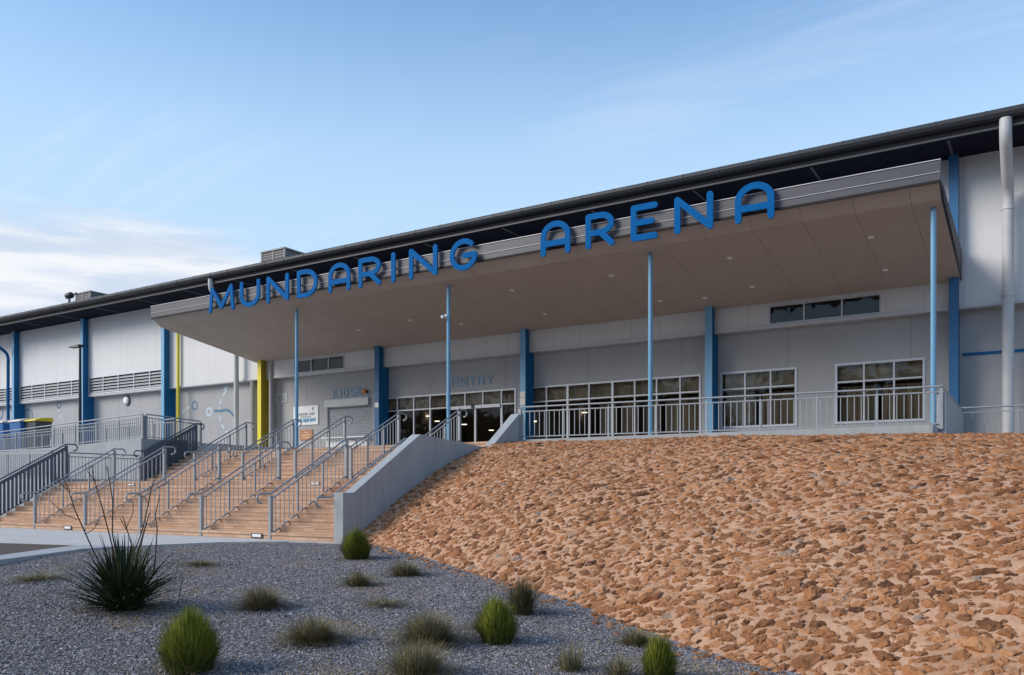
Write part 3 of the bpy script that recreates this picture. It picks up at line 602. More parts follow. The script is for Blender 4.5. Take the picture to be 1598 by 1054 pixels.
railing('grey balustrade in front of the right end of the hall past the parapet', [(-2.2, 26.65, 2.35), (9, 26.65, 2.35)], 1.08, 0.30, 1.35, group='terrace balustrades')
def zr(x): return 3.07 + (x + 28.5) * (0.95 / 31.5)
railing('long grey balustrade on top of the upper ramp wall', [(-28.55, 19.4, zr(-28.55)), (-58, 19.4, zr(-58))], 0.92, 0.13, 1.5, group='ramp balustrades', hr=0.026)
railing('grey balustrade on the far side of the upper ramp', [(-28.8, 21.15, 3.04), (-58, 21.15, 2.45)], 0.92, 0.14, 1.6, group='ramp balustrades')
railing('short grey balustrade across the top end of the upper ramp', [(-28.5, 19.5, 3.05), (-28.5, 21.9, 2.95)], 0.93, 0.13, 1.2, group='ramp balustrades')
railing('long grey balustrade along the front of the lower ramp', [(-30.7, 17.2, 1.56), (-58, 17.2, 1.92)], 1.05, 0.13, 1.5, group='ramp balustrades')

# ------------------------------------------------------------------ the hall
WY, CY, FY = 30.97, 30.62, 30.22         # block wall face, cladding face, column flange face
XL, XR = -78.0, 9.0
CX = [-2.66 - 8.0 * k for k in range(10)]
hall = thing('sports_hall', 'long grey and white clad sports hall with blue columns and deep entrance canopy', 'building', (-20, WY, TZ))
BZ = 5.83 + EYE
SZ = 10.60 + EYE                         # eave soffit height
# openings
def GX(px, Y=WY): return XA(px, Y)
HEAD, CROSS = 4.37 + EYE, 3.72 + EYE
ent1 = (GX(597), GX(805.5)); ent2 = (GX(823), GX(1094))
w1 = (GX(1124), GX(1244)); w2 = (GX(1303), GX(1444)); WB = 2.28 + EYE
kio = (GX(511), GX(580)); KT = 4.10 + EYE; KB = 2.60 + EYE
holes = [(ent1[0], ent1[1], TZ, HEAD), (ent2[0], ent2[1], TZ, HEAD), (w1[0], w1[1], WB, HEAD), (w2[0], w2[1], WB, HEAD), (kio[0], kio[1], KB, KT)]
def wall_with_holes(x0, x1, z0, z1, y0, y1, hs):
    m = MB(); xs = sorted({x0, x1} | {h[0] for h in hs} | {h[1] for h in hs})
    for a_, b_ in zip(xs[:-1], xs[1:]):
        hh = sorted([h for h in hs if h[0] <= a_ + 1e-6 and h[1] >= b_ - 1e-6], key=lambda h: h[2]); z = z0
        for h in hh:
            if h[2] > z + 1e-6: m.box(a_, b_, y0, y1, z, h[2])
            z = h[3]
        if z1 > z + 1e-6: m.box(a_, b_, y0, y1, z, z1)
    return m
wall_with_holes(XL, XR, 0.3, BZ + 0.02, WY, WY + 0.22, holes).build('block_wall', M['block'], hall)
cl_r = (XA(1200, CY), XA(1375, CY)); cl_l = (XA(459, CY), XA(538, CY)); CT = 6.56 + EYE; CB = 5.89 + EYE
lou = [(-42.5 + 0.35, -34.0)]  # placeholder replaced below
LZ0, LZ1 = 5.93 + EYE, 6.93 + EYE
lbays = [(CX[k] + 0.16, CX[k - 1] - 0.16) for k in (6, 7, 8)]
choles = [(cl_r[0], cl_r[1], CB, CT), (cl_l[0], cl_l[1], CB, CT)] + [(a_, b_, LZ0, LZ1) for a_, b_ in lbays]
wall_with_holes(XL, XR, BZ, SZ + 0.5, CY, CY + 0.12, choles).build('cladding', M['clad'], hall)
f = MB(); f.box(XL, XR, CY - 0.035, CY + 0.34, BZ - 0.05, BZ - 0.003); f.build('flashing', M['trim'], hall)
f = MB(); f.box(XL, XR, CY - 0.05, CY - 0.037, BZ - 0.012, BZ + 0.03); f.build('flashing', M['trim'], hall)
# blue stripe on the right gray wall
f = MB(); f.box(CX[0] + 0.2, XR, WY - 0.03, WY - 0.004, 4.31 + EYE, 4.40 + EYE); f.build('blue_stripe', M['blue'], hall)
# eave soffit, gutter, roof
f = MB(); f.prismx([(28.75, SZ), (CY + 0.1, SZ), (CY + 0.1, SZ + 0.05), (28.75, SZ + 0.05)], XL, XR); f.mi = 1; x = -6.6 + 16
while x > XL:
    if x < XR: f.box(x - 0.04, x + 0.04, 28.9, CY, SZ - 0.012, SZ - 0.002)
    x -= 4.03
f.build('eave_soffit', [M['eave'], M['fascia']], hall)
f = MB(); f.box(XL, XR, 28.71, 28.75, SZ - 0.015, SZ + 0.05); f.build('eave_trim', M['fascia'], hall)
f = MB(); f.box(XL, XR, 28.69, 28.90, SZ + 0.055, SZ + 0.46); f.build('shaded_eave_fascia', M['black'], hall)  # black colour paints in the shade beneath the gutter
gp = [(28.76, SZ + 0.20), (28.60, SZ + 0.19), (28.46, SZ + 0.24), (28.41, SZ + 0.33), (28.42, SZ + 0.42), (28.47, SZ + 0.47), (28.50, SZ + 0.47), (28.50, SZ + 0.44), (28.76, SZ + 0.44)]
f = MB(); f.prismx(gp, XL, XR); x = XR
while x > XL:
    f.prismx([(y + (-0.012 if y < 28.6 else 0), z - (0.008 if z < SZ + 0.3 else -0.006)) for y, z in gp[:6]] + [(28.6, SZ + 0.47), (28.74, SZ + 0.36)], x - 0.03, x); x -= 1.33
f.build('gutter', M['gutter'], hall)
f = MB(); f.prismx([(28.62, SZ + 0.47), (70, SZ + 3.2), (70, SZ + 3.1), (28.8, SZ + 0.42)], XL, XR); f.build('roof', M['roof'], hall)
f = MB(); f.box(XL, XL + 0.2, WY + 0.22, 69, 0, SZ + 0.4); f.box(XR - 0.2, XR, WY + 0.22, 69, 0, SZ + 0.4); f.box(XL, XR, 69, 69.2, 0, SZ + 3); f.build('outer_wall', M['clad'], hall)
# columns
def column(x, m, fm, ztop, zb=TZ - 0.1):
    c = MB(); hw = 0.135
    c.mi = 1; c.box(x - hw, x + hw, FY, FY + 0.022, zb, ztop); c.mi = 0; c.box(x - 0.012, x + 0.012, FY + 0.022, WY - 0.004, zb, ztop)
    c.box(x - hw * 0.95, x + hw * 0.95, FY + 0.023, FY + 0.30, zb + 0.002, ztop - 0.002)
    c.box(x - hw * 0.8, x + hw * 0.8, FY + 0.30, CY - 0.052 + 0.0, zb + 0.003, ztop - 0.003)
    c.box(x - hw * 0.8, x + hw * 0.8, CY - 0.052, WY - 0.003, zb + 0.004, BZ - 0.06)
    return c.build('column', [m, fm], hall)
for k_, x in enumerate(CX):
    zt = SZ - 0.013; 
    column(x, M['yellowshade'] if k_ == 4 else M['blue'], M['yellow'] if k_ == 4 else (M['flangedeep'] if k_ in (0, 3) else M['flange']), zt)
# yellow pipe
q = MB(); q.tube([(-41.6, FY + 0.25, 3.0), (-41.6, FY + 0.25, SZ - 0.02)], 0.085, 10); q.build('downpipe', M['yellow'], hall)
# downpipes
def downpipe(pts, r, m, bands=()):
    q = MB(); q.tube(pts, r, 16)
    for z in bands: q.tube([(pts[-1][0], pts[-1][1], z), (pts[-1][0], pts[-1][1], z + 0.09)], r * 1.12, 16)
    return q.build('downpipe', m, hall)
PYY = 30.25
def bend(x, r, zb, m, bands=()):
    z0 = SZ + 0.2; pts = [(x, 28.62, z0), (x, 28.62, SZ - 0.12), (x, 28.66, SZ - 0.30), (x, 28.80, SZ - 0.48), (x, PYY - 0.28, SZ - 1.28), (x, PYY - 0.08, SZ - 1.46), (x, PYY, SZ - 1.75), (x, PYY, zb)]
    return downpipe(pts, r, m, bands)
bend(-1.17, 0.165, 2.2, M['pipe'], (SZ - 2.0, 5.95 + EYE))
bend(-36.45, 0.13, TZ, M['pipe'], (6.9,))
bend(-59.3, 0.10, TZ, M['blue'])
downpipe([(-35.75, 30.75, 7.0), (-35.75, 30.75, TZ)], 0.13, M['block'])
downpipe([(-34.15, 30.55, 7.9), (-34.15, 30.55, TZ)], 0.10, M['block'])
# louvres
for a_, b_ in lbays:
    L_ = MB(); n_ = 4; L_.box(a_, b_, CY + 0.06, CY + 0.10, LZ0, LZ1); lo = L_.build('louvre', M['black'], hall)
    s_ = MB()
    for r_ in range(5):
        z = LZ0 + 0.06 + r_ * (LZ1 - LZ0 - 0.1) / 5
        s_.prismx([(CY - 0.03, z), (CY + 0.055, z + 0.11), (CY + 0.055, z + 0.125), (CY - 0.03, z + 0.03)], a_ + 0.02, b_ - 0.02)
    s_.build('blade', M['louvre'], lo); s_ = MB()
    for r_ in range(6): x = a_ + (b_ - a_) * r_ / 5; s_.box(x - 0.03, x + 0.03, CY - 0.045, CY - 0.032, LZ0 + 0.03, LZ1 - 0.03)
    s_.box(a_, b_, CY - 0.05, CY - 0.0, LZ0 - 0.04, LZ0 + 0.029); s_.box(a_, b_, CY - 0.05, CY - 0.0, LZ1 - 0.029, LZ1 + 0.03)
    s_.build('frame', M['trim'], lo)

# windows
def window(name, x0, x1, z0, z1, mull, rows, y=WY, fw=0.07, thick=(), lowmull=None, bars=0.055):
    fr = MB(); yf = y - 0.03; yb = y + 0.10; E = 0.0008
    fr.box(x0, x1, yf, yb, z1 - fw, z1); fr.box(x0, x1, yf, yb, z0, z0 + fw)
    fr.box(x0, x0 + fw, yf + E, yb, z0 + fw, z1 - fw); fr.box(x1 - fw, x1, yf + E, yb, z0 + fw, z1 - fw)
    for r_ in rows: fr.box(x0 + fw, x1 - fw, yf - 0.004, yb - 0.01, r_ - bars / 2, r_ + bars / 2)
    rz = rows[0] if rows else None
    for i, xm in enumerate(mull):
        w = bars * (1.7 if i in thick else 1); fr.box(xm - w / 2, xm + w / 2, yf - 0.001, yb - 0.005, (rz + bars / 2 if (lowmull is not None and rz) else z0 + fw), z1 - fw)
    if lowmull is not None:
        for xm, w in lowmull: fr.box(xm - w / 2, xm + w / 2, yf - 0.002, yb - 0.006, z0 + fw, rz - bars / 2)
    root = fr.build(name, M['alu'], hall)
    pn = MB(); pn.add([(x0 + 0.02, y + 0.03, z0 + 0.02), (x1 - 0.02, y + 0.03, z0 + 0.02), (x1 - 0.02, y + 0.03, z1 - 0.02), (x0 + 0.02, y + 0.03, z1 - 0.02)], [(0, 1, 2, 3)])
    pn.build('pane', M['glass'], root); return root
e1m = [GX(p_) for p_ in (620.3, 646, 671.5, 697.5, 726, 754, 783)]
g1 = window('entrance_glazing', ent1[0], ent1[1], TZ, HEAD, e1m, [CROSS], lowmull=[(GX(620.8), .055), (GX(646), .055), (GX(671.5), .08), (GX(699), .08), (GX(742), .09), (GX(783), .10)])
q = MB(); q.box(GX(700), GX(782), WY - 0.10, WY - 0.035, CROSS - 0.12, CROSS + 0.02); q.build('door_header', M['alu'], g1)
q = MB(); q.box(GX(738), GX(741.5), WY - 0.16, WY - 0.102, CROSS - 0.09, CROSS + 0.10); q.build('door_sensor', M['poleblack'], g1)
e2m = [GX(p_) for p_ in (853, 886, 919.5, 956, 990.7, 1025, 1061.6)]
window('entrance_glazing', ent2[0], ent2[1], TZ, HEAD, e2m, [CROSS], thick=(1, 3))
for w_ in (w1, w2):
    window('window', w_[0], w_[1], WB, HEAD, [w_[0] + (w_[1] - w_[0]) * k_ / 3 for k_ in (1, 2)], [CROSS], fw=0.08)
window('high_window', cl_r[0], cl_r[1], CB, CT, [XA(1255, CY), XA(1314, CY)], [], y=CY, fw=0.045)
window('high_window', cl_l[0], cl_l[1], CB, CT, [XA(486, CY), XA(513, CY)], [], y=CY, fw=0.045)
# interior rooms
rm = MB(); rx0, rx1 = ent1[0] - 0.5, -2.9
rm.box(rx0, rx1, 38.5, 38.6, TZ, 6.9); rm.box(rx0 - 0.1, rx0, WY + 0.23, 38.6, TZ, 6.9); rm.box(rx1, rx1 + 0.1, WY + 0.23, 38.6, TZ, 6.9); rm.box(rx0, rx1, WY + 0.22, 38.5, 6.2, 6.3)
for x in (-26.5 + 8, -10.9): rm.box(x - 0.08, x + 0.08, WY + 0.24, 38.5, TZ, 6.2)
rm.build('interior_wall', M['room'], hall)
rm = MB(); rm.box(rx0, rx1, WY + 0.22, 38.5, TZ - 0.1, TZ + 0.005); rm.build('interior_floor', M['roomfloor'], hall)
# curtains behind the office windows
cu = MB()
for (a_, b_) in (w1, w2):
    n_ = 60; top = []; 
    for seg in ((a_ + 0.1, a_ + (b_ - a_) * 0.44), (a_ + (b_ - a_) * 0.52, b_ - 0.08)):
        xs = np.linspace(seg[0], seg[1], n_); vs = []; 
        for x in xs: yy = WY + 0.42 + 0.05 * math.sin(x * 24) + 0.02 * math.sin(x * 57); vs += [(x, yy, WB - 0.2), (x, yy, CROSS - 0.12)]
        cu.add(vs, [(2 * i, 2 * i + 2, 2 * i + 3, 2 * i + 1) for i in range(n_ - 1)], True)
for seg in ((GX(925), GX(953)), (GX(960), GX(988)), (GX(1000), GX(1020)), (GX(1030), GX(1088))):  # added folds standing in for swirling reflections in the entrance glass
    xs = np.linspace(seg[0], seg[1], 60); vs = []
    for x in xs: yy = WY + 0.55 + 0.06 * math.sin(x * 19) + 0.02 * math.sin(x * 47); vs += [(x, yy, TZ + 0.02), (x, yy, CROSS - 0.1)]
    cu.add(vs, [(2 * i, 2 * i + 2, 2 * i + 3, 2 * i + 1) for i in range(59)], True)
cu.build('curtain_and_reflection', M['curtain_and_reflection'], hall)
bl = MB()
for a_, b_, drop in [(ent1[0] + 0.1, ent1[1] - 0.1, 0.02), (ent2[0] + 0.1, ent2[1] - 0.1, 0.03), (w1[0] + 0.08, w1[1] - 0.08, 0.05), (w2[0] + 0.08, w2[1] - 0.08, 0.02)]:
    bl.box(a_, b_, WY + 0.27, WY + 0.275, CROSS - drop, HEAD + 0.05)
bl.build('blind', M['blindm'], hall)
hb = MB()
for a_, b_ in (cl_r, cl_l): hb.box(a_ - 0.1, b_ + 0.1, CY + 0.30, CY + 0.32, CB - 0.05, CT + 0.1)
hb.build('high_window_dark_panel', M['black'], hall)  # added black panels that darken the view through the high windows
lm = MB()
for px, py, dep in ((534/4.393+560+0, 480+780/4.393, 3), (720/4.393+560, 480+802/4.393, 2), (905/4.393+560, 480+842/4.393, 5), (800+135/3.765, 440+820/3.765, 3), (800+420/3.765, 440+768/3.765, 4), (800+540/3.765, 440+803/3.765, 2.5), (560+1212/4.393, 480+782/4.393, 3), (560+470/4.393, 480+745/4.393, 4)):
    Y = WY + dep; x = XA(px, Y); z = ZA(px, py, Y); lm.box(x - 0.11, x + 0.11, Y - 0.03, Y + 0.1, z - 0.018, z + 0.018); lm.mi = 0
lm.build('interior_lamp', M['roomlamp'], hall)
# roller door
rd = MB(); z = KB
while z < KT - 0.02:
    rd.prismx([(WY + 0.10, z), (WY + 0.06, z + 0.05), (WY + 0.10, z + 0.10), (WY + 0.13, z + 0.05)], kio[0], kio[1]); z += 0.104
rd = rd.build('roller_door', M['louvre'], hall)
q = MB(); q.box(kio[0] - 0.06, kio[1] - 0.1, WY - 0.16, WY - 0.002, KT, KT + 0.36); q.build('roller_housing', M['pipe'], rd)
q = MB(); q.box(kio[0] - 0.1, kio[1] - 0.1, WY - 0.34, WY + 0.1, KB - 0.06, KB); q.build('counter', M['white'], rd)
q = MB(); q.box(kio[0] - 0.05, kio[1] - 0.15, WY - 0.05, WY - 0.003, KB - 0.48, KB - 0.07); q.build('counter_front', M['white'], rd)
# wall vent
q = MB(); vx = (GX(429.5), GX(449)); vz = (ZA(440, 628.5, WY), ZA(440, 614.5, WY)); q.box(vx[0], vx[1], WY - 0.03, WY - 0.002, vz[0], vz[1]); ve = q.build('wall_vent', M['pipe'], hall)
q = MB()
for i in range(5): z = vz[0] + 0.06 + i * 0.07; q.box(vx[0] + 0.08, vx[1] - 0.08, WY - 0.036, WY - 0.031, z, z + 0.035)
q.build('slat', M['roof'], ve)
# stickers on columns
q = MB(); q.box(CX[3] - 0.11, CX[3] + 0.11, FY - 0.006, FY - 0.001, 3.86 + EYE, 4.08 + EYE); q.build('sticker', M['white'], hall)
q = MB(); q.box(CX[2] - 0.12, CX[2] + 0.12, FY - 0.006, FY - 0.001, 3.55 + EYE, 3.83 + EYE); q.box(CX[2] - 0.12, CX[2] + 0.12, FY - 0.006, FY - 0.001, 3.86 + EYE, 4.10 + EYE); q.build('sticker', M['cream'], hall)
# painted marks on the left block wall
def ring(m, x, z, r0, r1, y, n=24):
    vs = []; 
    for i in range(n): a_ = 2 * math.pi * i / n; vs += [(x + r0 * math.cos(a_), y, z + r0 * math.sin(a_)), (x + r1 * math.cos(a_), y, z + r1 * math.sin(a_))]
    m.add(vs, [(2 * i, 2 * i + 1, (2 * i + 3) % (2 * n), (2 * i + 2) % (2 * n)) for i in range(n)])
def W(px, py): return (GX(px), ZA(px, py, WY))
YM = WY - 0.006
def mk_new(m):
    q = MB(); MARKS.append((q, m)); return q
MARKS = []
for px, py, rr_ in ((92, 631.5, .28), (304, 633, .27), (0, 645, .45), (44, 653, .62)):
    x, z = W(px, py); ring(mk_new(M['mblue']), x, z, rr_ * 0.68 if rr_ < 0.5 else rr_ * 0.88, rr_, YM)
x, z = W(326.5, 643); ring(mk_new(M['mpale']), x, z, .16, .26, YM)
def dash(m, pts, w=0.05, on=0.28, off=0.22, y=YM, solid=False):
    P_ = [Vector((W(*q)[0], 0, W(*q)[1])) for q in pts]; 
    # catmull-free polyline dense
    dense = []
    for i in range(len(P_) - 1):
        for s_ in range(12): dense.append(P_[i].lerp(P_[i + 1], s_ / 12))
    dense.append(P_[-1]); acc = 0; 
    for i in range(len(dense) - 1):
        a_, b_ = dense[i], dense[i + 1]; L_ = (b_ - a_).length; ph = acc % (on + off); acc += L_
        if solid or ph < on:
            t_ = (b_ - a_).normalized(); n_ = Vector((-t_.z, 0, t_.x)) * w; m.add([(v.x, y, v.z) for v in (a_ - n_, b_ - n_, b_ + n_, a_ + n_)], [(0, 1, 2, 3)])
dash(mk_new(M['mpale']), [(92, 636), (92, 643), (94, 650), (99, 656)]); dash(mk_new(M['mpale']), [(284, 645), (289, 639), (297, 635)])
dash(mk_new(M['mpale']), [(352, 611), (346, 622), (342, 635), (342, 648), (345, 660), (350, 670), (356, 677)])
dash(mk_new(M['mblue']), [(334, 641.5), (345, 641.5), (352, 640), (358, 641.5), (364, 648), (370, 660)], w=0.07, solid=True, y=YM - 0.002)
star = mk_new(M['mpale']); dash(star, [(350, 605), (355, 610)], w=0.07, solid=True, y=YM - 0.004); dash(star, [(353, 602), (352.5, 613)], w=0.07, solid=True, y=YM - 0.006); dash(star, [(349, 609), (357, 604)], w=0.05, solid=True, y=YM - 0.008)
for q, m_ in MARKS: q.build('painted_mark', m_, hall)

# ------------------------------------------------------------------ canopy (part of the hall)
KX0, KX1 = -35.3, -2.45
YF, YB = 24.40, 24.90
zF, zB = 7.95 + EYE, 7.62 + EYE
def zs(Y): return zB - 0.1675 * (Y - YB)
YE = CY - 0.055
cn = MB(); cn.prismx([(YF + 0.02, zF + 0.02), (YB + 0.02, zB + 0.045), (YE, zs(YE) + 0.045), (YE, zs(YE) + 0.85), (YF + 0.02, zF + 0.07)], KX0 + 0.03, KX1 - 0.03)
can = cn.build('canopy', M['black'], hall)
sf = MB(); x = -3.19 + 0.0; xs = [KX1 - 0.03, -3.19]; 
while xs[-1] - 1.415 > KX0: xs.append(xs[-1] - 1.415)
xs.append(KX0 + 0.03); gp_ = 0.004
for i in range(len(xs) - 1):
    a_, b_ = xs[i + 1] + gp_, xs[i] - gp_
    for (ya, za, yb, zb_) in ((YF + 0.025, zF, YB - 0.004, zB), (YB + 0.004, zB, 27.87 - gp_, zs(27.87)), (27.87 + gp_, zs(27.87), YE, zs(YE))):
        sf.hexa([(a_, ya, za), (b_, ya, za), (b_, yb, zb_), (a_, yb, zb_), (a_, ya, za + 0.012), (b_, ya, za + 0.012), (b_, yb, zb_ + 0.012), (a_, yb, zb_ + 0.012)])
sf.build('soffit', M['soffit'], can)
fa = MB(); zt = 8.49 + EYE
fa.box(KX0, KX1, YF, YF + 0.12, zF + 0.03, zt); fa.mi = 1; fa.box(KX0 - 0.01, KX1 + 0.01, YF - 0.025, YF + 0.13, zt + 0.002, zt + 0.02); fa.box(KX0, KX1, YF - 0.022, YF - 0.002, zF + 0.225, zF + 0.236)
fa.build('fascia', [M['fascia'], M['trim']], can)
fa = MB(); fa.box(KX0, KX1, YF - 0.012, YF + 0.05, zF - 0.035, zF + 0.028); fa.build('drip_edge', M['black'], can)
# ribbed roof edge seen on both ends
for xe, sg in ((KX1, 1), (KX0, -1)):
    e_ = MB(); 
    e_.prismx([(YF + 0.12, zF + 0.02), (YE, zs(YE) + 0.0), (YE, zs(YE) + 0.10), (YF + 0.12, zF + 0.11)], xe - 0.03 * sg, xe)
    n_ = 26
    for i in range(n_):
        y = YF + 0.2 + (YE - YF - 0.3) * i / n_; zt_ = zF + 0.07 + (zs(YE) + 0.85 - zF - 0.07) * (i / n_); z0_ = zs(y) + 0.105 if y > YB else zF + 0.10
        if zt_ - z0_ > 0.03: e_.box(xe - 0.02 * sg, xe + 0.015 * sg, y, y + 0.12, z0_, zt_ + 0.03)
    e_.build('ribbed_edge', M['fascia'], can)
rf = MB(); rf.hexa([(KX0, YF + 0.13, zF + 0.10), (KX1, YF + 0.13, zF + 0.10), (KX1, YE, zs(YE) + 0.90), (KX0, YE, zs(YE) + 0.90), (KX0, YF + 0.13, zF + 0.14), (KX1, YF + 0.13, zF + 0.14), (KX1, YE, zs(YE) + 0.94), (KX0, YE, zs(YE) + 0.94)]); rf.build('canopy_roof', M['roof'], can)
PY = 25.3
for k_, px in enumerate((463, 700, 1015, 1456.5)):
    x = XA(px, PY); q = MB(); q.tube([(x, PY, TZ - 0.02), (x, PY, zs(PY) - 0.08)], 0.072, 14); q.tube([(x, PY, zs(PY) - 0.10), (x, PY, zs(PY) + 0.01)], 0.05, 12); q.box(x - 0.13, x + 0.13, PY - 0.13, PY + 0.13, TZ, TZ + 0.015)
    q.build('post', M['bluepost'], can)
# downlights on a grid
rows_ = (26.2, 29.2)
for px, py in ((1138.6, 402.8), (1359, 370.3), (1173.6, 447.7), (1381.5, 421.5), (954, 430), (799, 453.6), (1030, 470), (850, 490), (640, 500), (720, 506), (560, 515), (1100, 495.0 - 30)):
    a_, b_ = ray(px); best = None
    tt_ = np.linspace(25.2, 30.3, 300); zz = EYE + (765 - py) / 1331 * (tt_ / b_); i = int(np.argmin(abs(zz - zs(tt_)))); Y = float(tt_[i]); x = a_ / b_ * Y
    q = MB(); n_ = 14; c0 = (x, Y, zs(Y) - 0.012); vs = [(x + 0.095 * math.cos(w * 2 * math.pi / n_), Y + 0.095 * math.sin(w * 2 * math.pi / n_), zs(Y + 0.095 * math.sin(w * 2 * math.pi / n_)) - 0.01) for w in range(n_)]
    vt = [(v[0], v[1], v[2] + 0.009) for v in vs]; q.add(vs + vt, [tuple(range(n_))[::-1]] + [(w, (w + 1) % n_, n_ + (w + 1) % n_, n_ + w) for w in range(n_)])
    q.build('downlight', M['lamp'], can)

# ------------------------------------------------------------------ lettering
def ribbon(mb, pts, w, y0, y1, closed=False):
    """flat ribbon with round ends in the XZ plane, extruded from y0 (front) to y1"""
    P_ = [Vector((p_[0], p_[1])) for p_ in pts]; n = len(P_); Lf = []; Rt = []
    for i, q in enumerate(P_):
        a_ = P_[max(i - 1, 0)]; b_ = P_[min(i + 1, n - 1)]; t1 = (q - a_); t2 = (b_ - q)
        if t1.length < 1e-9: t1 = t2
        if t2.length < 1e-9: t2 = t1
        t1 = t1.normalized(); t2 = t2.normalized(); tt = (t1 + t2).normalized(); nrm = Vector((-tt.y, tt.x)); k_ = 1 / max(0.4, nrm.dot(Vector((-t1.y, t1.x))))
        Lf.append(q + nrm * w / 2 * k_); Rt.append(q - nrm * w / 2 * k_)
    def cap(c, t_, side): # semicircle from right to left around end
        a0 = math.atan2(t_.y, t_.x); return [c + Vector((math.cos(a0 + s_), math.sin(a0 + s_))) * w / 2 for s_ in np.linspace(-math.pi / 2, math.pi / 2, 9)[1:-1]]
    loops = []
    vs = []; fs = []
    for y in (y0, y1):
        for l_, r_ in zip(Lf, Rt): vs += [(l_.x, y, l_.y), (r_.x, y, r_.y)]
    m_ = 2 * n
    for i in range(n - 1):
        a_, b_, c_, d_ = 2 * i, 2 * i + 1, 2 * i + 3, 2 * i + 2
        fs += [(a_, b_, c_, d_), (m_ + d_, m_ + c_, m_ + b_, m_ + a_), (a_, d_, m_ + d_, m_ + a_), (c_, b_, m_ + b_, m_ + c_)]
    mb.add(vs, fs)
    for c, tdir, l_, r_ in ((P_[-1], (P_[-1] - P_[-2]).normalized(), Lf[-1], Rt[-1]), (P_[0], (P_[0] - P_[1]).normalized(), Rt[0], Lf[0])):
        arc = [r_] + cap(c, tdir, 0) + [l_]; k_ = len(arc); vs = [(v.x, y0, v.y) for v in arc] + [(v.x, y1, v.y) for v in arc]
        mb.add(vs, [tuple(range(k_)), tuple(range(2 * k_ - 1, k_ - 1, -1))] + [(i + 1, i, k_ + i, k_ + i + 1) for i in range(k_ - 1)])
def arc(cx, cy, rx, ry, a0, a1, n=14): return [(cx + rx * math.cos(R(a0 + (a1 - a0) * i / n)), cy + ry * math.sin(R(a0 + (a1 - a0) * i / n))) for i in range(n + 1)]
GL = {
 'M': [[(0, 0), (0.08, 1)], [(0.08, 1), (0.5, 0.12)], [(0.5, 0.12), (0.92, 1)], [(0.92, 1), (1, 0)]],
 'U': [[(0, 1)] + arc(0.5, 0.42, 0.5, 0.42, 180, 360) + [(1, 1)]],
 'N': [[(0, 0), (0, 1)], [(0, 1), (1, 0)], [(1, 0), (1, 1)]],
 'D': [[(0, 0), (0, 1)], [(0, 1), (0.35, 1)] + arc(0.42, 0.5, 0.58, 0.5, 86, -86) + [(0.35, 0), (0, 0)]],
 'A': [[(0, 0)] + arc(0.5, 0.58, 0.5, 0.42, 180, 0) + [(1, 0)], [(0, 0.33), (1, 0.33)]],
 'R': [[(0, 0), (0, 1)], [(0, 1), (0.5, 1)] + arc(0.52, 0.71, 0.46, 0.29, 86, -86) + [(0.5, 0.42), (0, 0.42)], [(0.52, 0.42), (1, 0)]],
 'I': [[(0.5, 0), (0.5, 1)]],
 'G': [arc(0.52, 0.5, 0.52, 0.5, 48, 352, 26), [(1.03, 0.46), (0.55, 0.46)]],
 'E': [[(1, 1), (0, 1)], [(0, 1), (0, 0)], [(0, 0), (1, 0)], [(0, 0.5), (0.85, 0.5)]],
 'K': [[(0, 0), (0, 1)], [(0.85, 1), (0.05, 0.42)], [(0.3, 0.58), (0.95, 0)]],
 'O': [arc(0.5, 0.5, 0.5, 0.5, 90, 270, 16), arc(0.5, 0.5, 0.5, 0.5, -90, 90, 16)],
 'S': [arc(0.5, 0.75, 0.42, 0.25, 30, 250, 12) + arc(0.5, 0.25, 0.45, 0.25, 80, -150, 12)],
 'T': [[(0, 1), (1, 1)], [(0.5, 1), (0.5, 0)]],
 'Y': [[(0, 1), (0.5, 0.48)], [(1, 1), (0.5, 0.48)], [(0.5, 0.48), (0.5, 0)]],
}
def letter(parent, chx, x0, x1, z0, z1, w, y0, y1, m, brackets=False, name='letter', i=0):
    mb = MB(); wi = w / 2
    for k_, s_ in enumerate(GL[chx]):
        pts = [(x0 + wi + u_ * (x1 - x0 - w), z0 + wi + v_ * (z1 - z0 - w)) for u_, v_ in s_]
        ribbon(mb, pts, w, y0 - 0.0015 * k_, y1 + 0.0015 * k_)
    o = mb.build(name, m, parent)
    if brackets:
        b = MB(); b.box(x0 + wi - 0.02, x0 + wi + 0.02, y1, YF - 0.003, (z0 + z1) / 2 - 0.02, (z0 + z1) / 2 + 0.02) if chx != 'I' else b.box((x0 + x1) / 2 - 0.02, (x0 + x1) / 2 + 0.02, y1, YF - 0.003, (z0 + z1) / 2 - 0.02, (z0 + z1) / 2 + 0.02)
        b.build('bracket', M['fascia'], o)
    return o
LYF, LYB = 24.20, 24.26
z0_, z1_ = 7.66 + EYE, 8.77 + EYE
word1 = [('M', 325.5, 365), ('U', 374, 405), ('N', 415.6, 450), ('D', 463, 495), ('A', 512, 546), ('R', 559, 594), ('I', 606, 620.5), ('N', 638, 682), ('G', 701.5, 743)]
word2 = [('A', 843.5, 889.5), ('R', 913.5, 958.5), ('E', 984, 1026), ('N', 1052, 1112.5), ('A', 1146.5, 1208)]
s1 = thing('sign_lettering', 'long row of nine large blue letters standing along the left half of the canopy edge', 'sign', (XA(325, LYF), LYF, z0_))
for i, (c_, a_, b_) in enumerate(word1):
    x0, x1 = XA(a_, LYF), XA(b_, LYF)
    if c_ == 'I': cxm = (x0 + x1) / 2; x0, x1 = cxm - 0.115, cxm + 0.115
    letter(s1, c_, x0, x1, z0_, z1_, 0.185 if c_ != 'M' else 0.175, LYF, LYB, M['letter'], True)
s2 = thing('sign_lettering', 'five larger looking blue letters standing on the right half of the canopy edge', 'sign', (XA(843, LYF), LYF, z0_))
